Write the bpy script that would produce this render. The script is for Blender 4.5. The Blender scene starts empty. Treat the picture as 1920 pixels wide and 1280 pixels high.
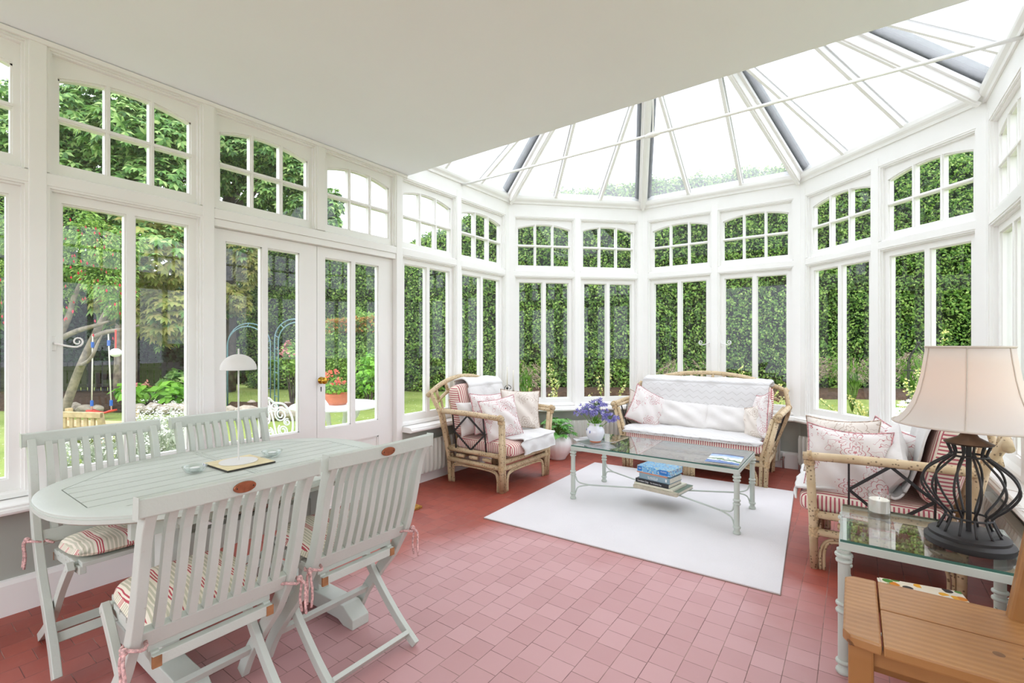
import bpy, bmesh, math, random
import numpy as np
from mathutils import Vector, Matrix
D = bpy.data
sc = bpy.context.scene
COL = sc.collection
R = math.radians
PI = math.pi

# ------------------------------------------------------------------ camera
S = 1.30 / 1.22
cam = D.cameras.new('camera'); cam_o = D.objects.new('camera', cam); COL.objects.link(cam_o)
cam.sensor_width = 36.0
cam.lens = 893.0 / 1920 * 36.0
cam.shift_y = 3.0 / 1920
cam.clip_start = 0.05; cam.clip_end = 300
YAW = R(35.71)
cam_o.location = (3.092 * S, 0, 1.30)
cam_o.rotation_euler = (R(90), 0, YAW)
sc.camera = cam_o

# ------------------------------------------------------------------ light: overcast sky
w = D.worlds.new('overcast'); sc.world = w; w.use_nodes = True
nt = w.node_tree; nt.nodes.clear()
out = nt.nodes.new('ShaderNodeOutputWorld'); bg = nt.nodes.new('ShaderNodeBackground')
tc = nt.nodes.new('ShaderNodeTexCoord'); sep = nt.nodes.new('ShaderNodeSeparateXYZ')
ramp = nt.nodes.new('ShaderNodeValToRGB')
ramp.color_ramp.elements[0].position = 0.45; ramp.color_ramp.elements[0].color = (0.53, 0.55, 0.62, 1)
ramp.color_ramp.elements[1].position = 0.75; ramp.color_ramp.elements[1].color = (.965, 1.0, 1.12, 1)
mr = nt.nodes.new('ShaderNodeMapRange'); mr.inputs[1].default_value = -1; mr.inputs[2].default_value = 1
nt.links.new(tc.outputs['Generated'], sep.inputs[0]); nt.links.new(sep.outputs[2], mr.inputs[0])
nt.links.new(mr.outputs[0], ramp.inputs[0]); nt.links.new(ramp.outputs[0], bg.inputs[0])
bg.inputs[1].default_value = 1.0
nt.links.new(bg.outputs[0], out.inputs[0])

vs = sc.view_settings
vs.view_transform = 'Standard'; vs.look = 'None'; vs.gamma = 1.0; vs.use_curve_mapping = False
vs.exposure = 1.93
sc.cycles.use_denoising = True
sc.cycles.max_bounces = 10; sc.cycles.diffuse_bounces = 5; sc.cycles.glossy_bounces = 4
sc.cycles.transparent_max_bounces = 28; sc.cycles.transmission_bounces = 8
sc.cycles.caustics_reflective = False; sc.cycles.caustics_refractive = False

rnd = random.Random(7)
nrs = np.random.RandomState(11)

# ------------------------------------------------------------------ helpers: materials
def lin(h):
    if not isinstance(h, str): return tuple(h)
    v = [int(h[i:i + 2], 16) / 255 for i in (0, 2, 4)]
    return tuple((x / 12.92) if x <= .04045 else ((x + .055) / 1.055) ** 2.4 for x in v)

class NT:
    """small node-tree helper"""
    def __init__(s, name):
        s.m = D.materials.new(name); s.m.use_nodes = True
        s.t = s.m.node_tree; s.t.nodes.clear()
        s.out = s.n('ShaderNodeOutputMaterial')
    def n(s, typ, **kw):
        nd = s.t.nodes.new(typ)
        for k, v in kw.items(): setattr(nd, k, v)
        return nd
    def l(s, a, b): s.t.links.new(a, b)
    def val(s, sock, v):
        if hasattr(v, 'is_linked'): s.l(v, sock)
        else: sock.default_value = v
    def math(s, op, a, b=0.0, c=0.0, clamp=False):
        nd = s.n('ShaderNodeMath', operation=op, use_clamp=clamp)
        for i, v in enumerate((a, b, c)):
            if i < len(nd.inputs): s.val(nd.inputs[i], v)
        return nd.outputs[0]
    def mix(s, f, a, b):
        nd = s.n('ShaderNodeMix', data_type='RGBA')
        s.val(nd.inputs[0], f)
        for i, v in ((6, a), (7, b)):
            if hasattr(v, 'is_linked'): s.l(v, nd.inputs[i])
            else: nd.inputs[i].default_value = (*lin(v)[:3], 1)
        return nd.outputs[2]
    def obj(s): return s.n('ShaderNodeTexCoord').outputs['Object']
    def noise(s, scale, detail=2, vec=None, rough=.5):
        nd = s.n('ShaderNodeTexNoise'); nd.inputs['Scale'].default_value = scale
        nd.inputs['Detail'].default_value = detail; nd.inputs['Roughness'].default_value = rough
        s.l(vec if vec is not None else s.obj(), nd.inputs['Vector'])
        return nd.outputs[0]
    def sepx(s, vec=None):
        nd = s.n('ShaderNodeSeparateXYZ'); s.l(vec if vec is not None else s.obj(), nd.inputs[0]); return nd.outputs
    def ramp(s, f, lo, hi):
        nd = s.n('ShaderNodeMapRange'); s.val(nd.inputs[0], f); nd.inputs[1].default_value = lo; nd.inputs[2].default_value = hi
        nd.clamp = True
        return nd.outputs[0]
    def bsdf(s, col, rough=.5, metal=0, spec=.5, bump=None, bstr=.2, bdist=.01, sheen=0, trans=0):
        b = s.n('ShaderNodeBsdfPrincipled')
        if hasattr(col, 'is_linked'): s.l(col, b.inputs['Base Color'])
        else: b.inputs['Base Color'].default_value = (*lin(col)[:3], 1)
        s.val(b.inputs['Roughness'], rough); b.inputs['Metallic'].default_value = metal
        b.inputs['Specular IOR Level'].default_value = spec
        if sheen: b.inputs['Sheen Weight'].default_value = sheen
        if bump is not None:
            bp = s.n('ShaderNodeBump'); bp.inputs['Strength'].default_value = bstr; bp.inputs['Distance'].default_value = bdist
            s.l(bump, bp.inputs['Height']); s.l(bp.outputs[0], b.inputs['Normal'])
        s.l(b.outputs[0], s.out.inputs[0])
        return b

def mat_simple(name, col, rough=.5, metal=0, spec=.5, var=0.06, vscale=8, bstr=0, bscale=60):
    t = NT(name)
    c = lin(col)
    lo = tuple(max(0, x * (1 - var * 1.5)) for x in c); hi = tuple(min(1, x * (1 + var)) for x in c)
    colr = t.mix(t.ramp(t.noise(vscale, 3), .3, .7), lo, hi) if var else col
    t.bsdf(colr, rough, metal, spec, bump=t.noise(bscale, 3) if bstr else None, bstr=bstr)
    return t.m

def mat_glass(name, tint=(1, 1, 1), f0=.04, gain=1.0, rough=0.0, bumpscale=0, bumpstr=0, haze=0, hazecol=(1, 1, 1)):
    t = NT(name)
    lw = t.n('ShaderNodeLayerWeight'); lw.inputs['Blend'].default_value = .5
    f = t.math('POWER', lw.outputs['Facing'], 5.0)
    f = t.math('MULTIPLY_ADD', f, 1 - f0, f0)
    if gain != 1: f = t.math('MULTIPLY', f, gain, clamp=True)
    tr = t.n('ShaderNodeBsdfTransparent'); tr.inputs[0].default_value = (*tint, 1)
    gl = t.n('ShaderNodeBsdfGlossy'); gl.inputs['Roughness'].default_value = rough
    if bumpstr:
        bp = t.n('ShaderNodeBump'); bp.inputs['Strength'].default_value = bumpstr; bp.inputs['Distance'].default_value = .01
        t.l(t.noise(bumpscale, 3), bp.inputs['Height']); t.l(bp.outputs[0], gl.inputs['Normal'])
    mx = t.n('ShaderNodeMixShader'); t.l(f, mx.inputs[0]); t.l(tr.outputs[0], mx.inputs[1]); t.l(gl.outputs[0], mx.inputs[2])
    o = mx.outputs[0]
    if haze:
        df = t.n('ShaderNodeBsdfTranslucent'); df.inputs[0].default_value = (*hazecol, 1)
        m2 = t.n('ShaderNodeMixShader'); m2.inputs[0].default_value = haze
        t.l(o, m2.inputs[1]); t.l(df.outputs[0], m2.inputs[2]); o = m2.outputs[0]
    t.l(o, t.out.inputs[0])
    return t.m

# ------------------------------------------------------------------ helpers: meshes
class MB:
    """collects geometry and links it as ONE mesh object"""
    def __init__(s, M=None): s.v = []; s.f = []; s.mi = []; s.M = M; s.cur = 0
    def add(s, verts, faces):
        b = len(s.v)
        if s.M is not None: verts = [tuple(s.M @ Vector(p)) for p in verts]
        s.v.extend([tuple(p) for p in verts]); s.f.extend([tuple(b + i for i in f) for f in faces]); s.mi.extend([s.cur] * len(faces))
        return s
    def bx(s, x0, y0, z0, x1, y1, z1, b=0.0):
        x0, x1 = min(x0, x1), max(x0, x1); y0, y1 = min(y0, y1), max(y0, y1); z0, z1 = min(z0, z1), max(z0, z1)
        if b <= 0:
            v = [(x, y, z) for z in (z0, z1) for y in (y0, y1) for x in (x0, x1)]
            return s.add(v, [(0, 2, 3, 1), (4, 5, 7, 6), (0, 1, 5, 4), (2, 6, 7, 3), (1, 3, 7, 5), (0, 4, 6, 2)])
        b = min(b, (x1 - x0) * .45, (y1 - y0) * .45, (z1 - z0) * .45)
        bm = bmesh.new(); bmesh.ops.create_cube(bm, size=1)
        for q in bm.verts: q.co = Vector(((x0 + x1) / 2 + q.co.x * (x1 - x0), (y0 + y1) / 2 + q.co.y * (y1 - y0), (z0 + z1) / 2 + q.co.z * (z1 - z0)))
        bmesh.ops.bevel(bm, geom=bm.edges[:], offset=b, segments=2, affect='EDGES', profile=.6)
        bm.verts.index_update()
        s.add([q.co[:] for q in bm.verts], [[q.index for q in f.verts] for f in bm.faces]); bm.free()
        return s
    def beam(s, a, c, wx, wz, up=(0, 0, 1), b=0.0):
        """box bar from a to c, section wx (sideways) by wz (along up)"""
        a = Vector(a); c = Vector(c); d = (c - a); L = d.length; d.normalize()
        u = Vector(up); sx = d.cross(u)
        if sx.length < 1e-4: sx = d.cross(Vector((1, 0, 0)))
        sx.normalize(); u = sx.cross(d)
        M = Matrix((sx, d, u)).transposed().to_4x4(); M.translation = a
        old = s.M; s.M = (old @ M) if old is not None else M
        s.bx(-wx / 2, 0, -wz / 2, wx / 2, L, wz / 2, b); s.M = old
        return s
    def tube(s, pts, r, n=10, cap=True, closed=False):
        pts = [Vector(p) for p in pts]; m = len(pts)
        rr = r if hasattr(r, '__len__') else [r] * m
        V = []; F = []; prev = None
        for i, p in enumerate(pts):
            if closed: d = pts[(i + 1) % m] - pts[i - 1]
            else: d = pts[min(i + 1, m - 1)] - pts[max(i - 1, 0)]
            if d.length < 1e-9: d = Vector((0, 0, 1))
            d.normalize()
            if prev is None:
                a = Vector((0, 0, 1)) if abs(d.z) < .9 else Vector((1, 0, 0)); x = d.cross(a).normalized()
            else:
                x = prev - d * prev.dot(d)
                x = x.normalized() if x.length > 1e-6 else d.orthogonal().normalized()
            prev = x; y = d.cross(x)
            for k in range(n):
                t = 2 * PI * k / n; V.append(p + (x * math.cos(t) + y * math.sin(t)) * rr[i])
        rng = m if closed else m - 1
        for i in range(rng):
            j = (i + 1) % m
            for k in range(n):
                F.append((i * n + k, i * n + (k + 1) % n, j * n + (k + 1) % n, j * n + k))
        if cap and not closed:
            F.append(tuple(range(n - 1, -1, -1))); F.append(tuple((m - 1) * n + k for k in range(n)))
        return s.add(V, F)
    def lathe(s, prof, n=24, c=(0, 0, 0), squash=None, cap=True):
        V = []; F = []; m = len(prof)
        for r, z in prof:
            for k in range(n):
                t = 2 * PI * k / n; q = 1.0
                if squash: q = squash(t, z)
                V.append((c[0] + r * q * math.cos(t), c[1] + r * q * math.sin(t), c[2] + z))
        for i in range(m - 1):
            for k in range(n):
                F.append((i * n + k, i * n + (k + 1) % n, (i + 1) * n + (k + 1) % n, (i + 1) * n + k))
        if cap:
            if prof[0][0] > 1e-5: F.append(tuple(range(n - 1, -1, -1)))
            if prof[-1][0] > 1e-5: F.append(tuple((m - 1) * n + k for k in range(n)))
        return s.add(V, F)
    def prism(s, poly, z0, z1):
        n = len(poly)
        V = [(x, y, z0) for x, y in poly] + [(x, y, z1) for x, y in poly]
        F = [tuple(range(n - 1, -1, -1)), tuple(range(n, 2 * n))] + [(i, (i + 1) % n, n + (i + 1) % n, n + i) for i in range(n)]
        return s.add(V, F)
    def grid(s, fn, nu, nv, closed=False):
        V = [fn(i / (nu - 1), j / (nv - 1)) for j in range(nv) for i in range(nu)]
        F = [(j * nu + i, j * nu + i + 1, (j + 1) * nu + i + 1, (j + 1) * nu + i) for j in range(nv - 1) for i in range(nu - 1)]
        return s.add(V, F)
    def ball(s, c, r, nu=12, nv=8, sc=(1, 1, 1)):
        prof = [(max(1e-4, math.sin(PI * i / nv)), -math.cos(PI * i / nv)) for i in range(nv + 1)]
        V = []; F = []
        for q, z in prof:
            for k in range(nu):
                t = 2 * PI * k / nu; V.append((c[0] + r * sc[0] * q * math.cos(t), c[1] + r * sc[1] * q * math.sin(t), c[2] + r * sc[2] * z))
        for i in range(nv):
            for k in range(nu): F.append((i * nu + k, i * nu + (k + 1) % nu, (i + 1) * nu + (k + 1) % nu, (i + 1) * nu + k))
        return s.add(V, F)
    def build(s, name, mats, parent=None, smooth=False, bev=0, sub=0, angle=40):
        me = D.meshes.new(name); me.from_pydata(s.v, [], s.f); me.validate(); me.update()
        o = D.objects.new(name, me); COL.objects.link(o)
        for m in (mats if isinstance(mats, (list, tuple)) else [mats]): me.materials.append(m)
        if len(me.materials) > 1 and len(me.polygons) == len(s.mi): me.polygons.foreach_set('material_index', s.mi)
        if smooth:
            me.polygons.foreach_set('use_smooth', [True] * len(me.polygons))
            if smooth == 'auto':
                try: me.set_sharp_from_angle(angle=R(angle))
                except Exception: pass
        if bev:
            md = o.modifiers.new('bevel', 'BEVEL'); md.width = bev; md.segments = 2; md.limit_method = 'ANGLE'; md.angle_limit = R(50)
        if sub:
            md = o.modifiers.new('subsurf', 'SUBSURF'); md.levels = sub; md.render_levels = sub
        if parent is not None: o.parent = parent
        return o

def bez(p, n=16):
    """Catmull-Rom through the points p"""
    p = [Vector(q) for q in p]; P = [2 * p[0] - p[1]] + p + [2 * p[-1] - p[-2]]; o = []
    for i in range(1, len(P) - 2):
        for k in range(n):
            t = k / n; a, b, c, d = P[i - 1], P[i], P[i + 1], P[i + 2]
            o.append(.5 * ((2 * b) + (c - a) * t + (2 * a - 5 * b + 4 * c - d) * t * t + (3 * b - 3 * c + d - a) * t ** 3))
    o.append(p[-1]); return o

def tag(o, label, cat, group=None, kind=None):
    o['label'] = label; o['category'] = cat
    if group: o['group'] = group
    if kind: o['kind'] = kind
    return o
def thing(name, label, cat, loc=(0, 0, 0), rz=0, group=None):
    o = D.objects.new(name, None); COL.objects.link(o); o.empty_display_size = .1
    o.location = loc; o.rotation_euler = (0, 0, rz)
    return tag(o, label, cat, group)
def struct(o):
    o['kind'] = 'structure'; return o
def copy_tree(o, parent=None):
    c = o.copy(); COL.objects.link(c)
    if parent is not None: c.parent = parent
    for ch in list(o.children): copy_tree(ch, c)
    return c
def dup(root, label, loc=None, rz=None):
    c = copy_tree(root); c['label'] = label
    if loc is not None: c.location = loc
    if rz is not None: c.rotation_euler = (0, 0, rz)
    return c
# ------------------------------------------------------------------ materials of the room
M_white = mat_simple('white_gloss_paint', 'F0EFEB', .32, var=.015, vscale=3)
M_ceil = mat_simple('matt_white_plaster', 'F1F5F8', .9, var=.01, vscale=1.2, spec=.2)
M_dado = mat_simple('grey_green_wall_paint', 'A9AEA4', .7, var=.05, vscale=4, spec=.3)
M_lead = mat_simple('weathered_lead', '38423C', .75, var=.45, vscale=14, bstr=.3)
M_pane = mat_glass('window_glass', (.985, .99, .985), f0=.034)
M_roofglass = mat_glass('ribbed_roof_glass', (.97, .98, .98), rough=.15, bumpscale=60, bumpstr=.5, haze=.10)
M_brass = mat_simple('brass', 'C79A3B', .22, metal=1, var=.05)
M_dark = mat_simple('black_keyhole', '1C1916', .6, var=0)

def floor_mat():
    t = NT('red_quarry_tiles')
    xyz = t.sepx()
    T = .1135
    fx = t.math('DIVIDE', xyz[0], T); ix = t.math('FLOOR', fx)
    wn = t.n('ShaderNodeTexWhiteNoise', noise_dimensions='1D'); t.l(ix, wn.inputs['W'])
    fy = t.math('ADD', t.math('DIVIDE', xyz[1], T), t.math('MULTIPLY', wn.outputs[0], .9))
    iy = t.math('FLOOR', fy)
    ux = t.math('ABSOLUTE', t.math('SUBTRACT', t.math('FRACT', fx), .5)); uy = t.math('ABSOLUTE', t.math('SUBTRACT', t.math('FRACT', fy), .5))
    e = t.math('MAXIMUM', ux, uy)
    wob = t.math('MULTIPLY', t.math('SUBTRACT', t.noise(40, 2), .5), .010)
    joint = t.ramp(t.math('ADD', e, wob), .483, .4935)
    cv = t.n('ShaderNodeCombineXYZ'); t.l(ix, cv.inputs[0]); t.l(iy, cv.inputs[1])
    w2 = t.n('ShaderNodeTexWhiteNoise', noise_dimensions='2D'); t.l(cv.outputs[0], w2.inputs['Vector'])
    base = t.mix(w2.outputs[0], '8C3320', '9E412B')
    stain = t.ramp(t.noise(3.0, 4), .35, .75)
    base = t.mix(t.math('MULTIPLY', stain, .35), base, '9A4836')
    scuff = t.ramp(t.noise(26, 5, rough=.7), .55, .8)
    base = t.mix(t.math('MULTIPLY', scuff, .25), base, 'B86A58')
    # pale sky sheen painted into the tile colour of the open floor
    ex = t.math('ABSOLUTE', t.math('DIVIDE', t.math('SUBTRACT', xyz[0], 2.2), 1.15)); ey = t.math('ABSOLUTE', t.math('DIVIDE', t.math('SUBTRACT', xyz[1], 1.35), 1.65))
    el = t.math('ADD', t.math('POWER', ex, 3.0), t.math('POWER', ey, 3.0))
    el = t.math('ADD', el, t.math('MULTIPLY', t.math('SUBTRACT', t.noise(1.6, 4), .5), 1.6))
    bloom = t.math('MULTIPLY', t.math('SUBTRACT', 1.0, t.ramp(el, .55, 1.5)), t.math('ADD', .60, t.math('MULTIPLY', w2.outputs[0], .14)))  # bloom: mask of the painted sky sheen
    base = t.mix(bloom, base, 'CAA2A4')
    jv = t.ramp(t.noise(9, 2), .4, .65)
    jc = t.mix(jv, '45231D', '94796D')
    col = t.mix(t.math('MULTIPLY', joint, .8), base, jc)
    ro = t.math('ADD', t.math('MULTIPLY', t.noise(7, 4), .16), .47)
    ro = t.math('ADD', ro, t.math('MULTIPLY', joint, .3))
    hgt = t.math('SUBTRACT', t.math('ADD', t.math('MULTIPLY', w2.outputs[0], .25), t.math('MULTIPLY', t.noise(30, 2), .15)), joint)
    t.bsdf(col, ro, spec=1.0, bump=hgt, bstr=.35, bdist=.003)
    return t.m
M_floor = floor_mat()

# ------------------------------------------------------------------ plan of the walls
YB = -2.70
L = 1.564 * S
P0 = Vector((0, 4.246 * S)); a = L / math.sqrt(2)
P1 = P0 + Vector((a, a)); P2 = P1 + Vector((L, 0)); P3 = P2 + Vector((a, -a))
WX = P3.x
PLAN = [Vector((0, YB)), P0, P1, P2, P3, Vector((WX, YB))]
SEGN = ['left', 'back_left', 'back', 'back_right', 'right']
DIRS = [(PLAN[i + 1] - PLAN[i]).normalized() for i in range(5)]
INW = [Vector((d.y, -d.x)) for d in DIRS]
LENS = [(PLAN[i + 1] - PLAN[i]).length for i in range(5)]

def corner(i, t):
    """plan vertex i moved inwards by t (mitred)"""
    if i == 0: return PLAN[0] + INW[0] * t
    if i == 5: return PLAN[5] + INW[4] * t
    n1, n2 = INW[i - 1], INW[i]; m = (n1 + n2); m.normalize()
    return PLAN[i] + m * (t / m.dot(n1))
def P(i, s, t):
    """world x, y at distance s along wall i, t inwards"""
    q = PLAN[i] + DIRS[i] * s + INW[i] * t; return (q.x, q.y)
def wall_M(i):
    d, n = DIRS[i], INW[i]
    M = Matrix(((d.x, n.x, 0, PLAN[i].x), (d.y, n.y, 0, PLAN[i].y), (0, 0, 1, 0), (0, 0, 0, 1)))
    return M      # local (s, t, z) -> world
def strip(mb, i, t0, t1, z0, z1, s0=None, s1=None):
    """bar along wall i, mitred at the plan corners unless s0 / s1 are given"""
    A = corner(i, t0) if s0 is None else Vector(P(i, s0, t0)); B = corner(i, t1) if s0 is None else Vector(P(i, s0, t1))
    C = corner(i + 1, t1) if s1 is None else Vector(P(i, s1, t1)); E_ = corner(i + 1, t0) if s1 is None else Vector(P(i, s1, t0))
    poly = [(p.x, p.y) for p in (A, E_, C, B)]
    mb.prism(poly, z0, z1); return mb
def profile(mb, i, prof, s0=None, s1=None):
    """moulding: polygon of (t, z) swept along wall i"""
    n = len(prof); V = []
    for e, s_ in ((i, s0), (i + 1, s1)):
        for t, z in prof:
            q = corner(e, t) if s_ is None else Vector(P(i, s_, t)); V.append((q.x, q.y, z))
    F = [tuple(range(n - 1, -1, -1)), tuple(range(n, 2 * n))] + [(k, (k + 1) % n, n + (k + 1) % n, n + k) for k in range(n)]
    return mb.add(V, F)

Z_SILL = .545; Z_TB = 2.095; Z_TT = 2.16; Z_HB = 2.795; Z_CEIL = 2.82; Z_CB = 2.943; Z_EAVE = 3.03
DT = -.12                                   # outer face of the wall
pitch = .772; cornerbay = 4.246 * S - 3.430 * S
y_off = -YB
left_posts = [y_off + v for v in (-2.54, -1.769, -.997, -.225, .547, 1.319, 2.097, 2.866, 3.655)]  # first bays, behind the camera, are unseen and added to let daylight in
right_posts = [LENS[4] - p for p in reversed(left_posts)]
POSTS = [left_posts, [L / 2], [L / 2], [L / 2], right_posts]
CP = .062                                   # half width of a corner post along each wall
DOOR = (y_off + 1.319 + .033, y_off + 2.866 - .033)

trim_n = [0]
def trim(mb, mat=None, **k):
    trim_n[0] += 1
    return struct(mb.build('trim_%d' % trim_n[0], mat or M_white, **k))

# floor and ceiling
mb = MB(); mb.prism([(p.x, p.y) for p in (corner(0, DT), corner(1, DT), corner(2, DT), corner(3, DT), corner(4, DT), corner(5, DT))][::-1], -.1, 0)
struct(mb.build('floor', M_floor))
mb = MB(); mb.bx(-.1, YB, Z_CEIL, WX + .1, 2.965, Z_CEIL + .30)
o = mb.build('ceiling', M_ceil)
for v in o.data.vertices:
    if v.co.y > 2 and v.co.x > 2: v.co.y -= .07
struct(o)

for i in range(5):
    # dado wall under the windows, and the white timber frame above it
    mb = MB()
    if i == 0:
        strip(mb, i, DT, 0, 0, .50, s1=DOOR[0] - .066); strip(mb, i, DT, 0, 0, .50, s0=DOOR[1] + .066)
    else: strip(mb, i, DT, 0, 0, .50)
    struct(mb.build('wall_' + SEGN[i], M_dado))
    mb = MB()
    rngs = [(None, DOOR[0] - .066), (DOOR[1] + .066, None)] if i == 0 else [(None, None)]
    for a0, a1 in rngs:
        profile(mb, i, [(0, 0), (.02, 0), (.02, .145), (.012, .165), (0, .17)], a0, a1)
    struct(mb.build('baseboard_' + SEGN[i], M_white))
    mb = MB()                                # sill board
    for a0, a1 in rngs:
        profile(mb, i, [(-.10, .50), (.105, .50), (.118, .505), (.122, .515), (.118, .527), (.108, .532), (.108, .540), (.10, .545), (-.10, .553)], a0, a1)
        profile(mb, i, [(-.10, .553), (-.005, .553), (-.005, .575), (-.02, .585), (-.10, .585)], a0, a1)
    trim(mb)
    mb = MB(wall_M(i)); sm = MB()
    hp = .033
    for k, s_ in enumerate(POSTS[i]):
        z0 = Z_TT if (i == 0 and abs(s_ - (y_off + 2.097)) < .01) else (.0 if (i == 0 and (abs(s_ - DOOR[0] + .033) < .01 or abs(s_ - DOOR[1] - .033) < .01)) else .545)
        mb.bx(s_ - hp, DT, z0, s_ + hp, 0, 2.87, .004)
    for e, sgn in ((0, 1), (LENS[i], -1)):
        if (i == 0 and e == 0) or (i == 4 and e != 0): continue
        mb.bx(e, DT, .545, e + sgn * CP, 0, 2.87)
    strip(sm, i, DT + .004, -.0025, Z_TB, Z_TT - .012); profile(sm, i, [(DT, Z_TT - .02), (-.0035, Z_TT - .02), (-.0035, Z_TT - .006), (-.03, Z_TT + .006), (DT, Z_TT + .01)])
    strip(sm, i, DT + .004, -.0025, Z_HB, Z_EAVE + .06)
    mb.M = None; mb.add(sm.v, sm.f)
    trim(mb)
    mb = MB()                                # cornice under the glass roof
    c0 = dict(s0=y_off + 2.93) if i == 0 else (dict(s1=LENS[4] - y_off - 2.86) if i == 4 else {})
    profile(mb, i, [(-.02, Z_CB), (.012, Z_CB), (.016, Z_CB + .022), (.035, Z_CB + .04), (.04, Z_CB + .055), (.04, Z_EAVE), (.0, Z_EAVE + .02), (-.02, Z_EAVE + .02)], **c0)
    trim(mb)

# narrow moulding where the flat ceiling meets the side walls
for i in (0, 4):
    mb = MB(); profile(mb, i, [(0, Z_HB - .002), (.008, Z_HB), (.012, Z_CEIL - .004), (0, Z_CEIL)], **(dict(s1=y_off + 2.95) if i == 0 else dict(s0=LENS[4] - y_off - 2.88)))
    trim(mb)

# ------------------------------------------------------------------ windows
win_n = [0]
def scroll(mb, s0, z0, sg, t0=-.04):
    """white wrought scroll handle of a casement"""
    pts = [(s0, t0 + .012, z0)]
    for k in range(1, 30):
        q = k / 29; 
        if q < .45: pts.append((s0 + sg * q * .19, t0 + .03, z0 - .02 * math.sin(q / .45 * PI / 2)))
        else:
            w_ = (q - .45) / .55; ang = -PI / 2 + w_ * 2 * PI * 1.35; r = .026 * (1 - w_ * .7)
            pts.append((s0 + sg * (.088 + r * math.cos(ang) * .9), t0 + .03, z0 + .008 + r * math.sin(ang)))
    mb.tube(pts, [.006 - .003 * k / len(pts) for k in range(len(pts))], 8)
    mb.bx(s0 - .011, t0 - .004, z0 - .04, s0 + .011, t0 + .008, z0 + .035, .004)
def lower_window(i, s0, s1, handle=None):
    win_n[0] += 1
    fr = MB(wall_M(i)); z0, z1 = .575, Z_TB
    T0, T1 = -.095, -.045
    fw, rb, rt = .062, .062, .068
    m = (s0 + s1) / 2; mw = .019
    for A in ((s0, T0, z0, s0 + fw, T1, z1), (s1 - fw, T0, z0, s1, T1, z1), (s0 + fw, T0, z0, s1 - fw, T1, z0 + rb), (s0 + fw, T0, z1 - rt, s1 - fw, T1, z1), (m - mw, T0, z0 + rb, m + mw, T1, z1 - rt)):
        fr.bx(*A)
    # stepped staff bead round the opening
    for d, t in ((.022, -.022), (.012, -.008)):
        fr.bx(s0, T1, z0, s0 + d, t, z1); fr.bx(s1 - d, T1, z0, s1, t, z1); fr.bx(s0 + d, T1, z1 - d, s1 - d, t, z1)
    # glazing bead
    for a0, a1 in ((s0 + fw, m - mw), (m + mw, s1 - fw)):
        for A in ((a0, T0, z0 + rb, a0 + .008, T1 - .012, z1 - rt), (a1 - .008, T0, z0 + rb, a1, T1 - .012, z1 - rt), (a0 + .008, T0, z1 - rt - .008, a1 - .008, T1 - .012, z1 - rt), (a0 + .008, T0, z0 + rb, a1 - .008, T1 - .012, z0 + rb + .008)):
            fr.bx(*A)
    o = struct(fr.build('window_%d' % win_n[0], M_white))
    g = MB(wall_M(i))
    g.bx(s0 + fw - .004, -.080, z0 + rb - .004, m - mw + .004, -.076, z1 - rt + .004); g.bx(m + mw - .004, -.080, z0 + rb - .004, s1 - fw + .004, -.076, z1 - rt + .004)
    g.build('glass', M_pane, o)
    if handle:
        for sg in ([handle] if handle in (1, -1) else []):
            h = MB(wall_M(i)); scroll(h, s0 + .03 if sg > 0 else s1 - .03, 1.30, sg); h.build('handle', M_white, o, smooth=True)
    return o
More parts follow.
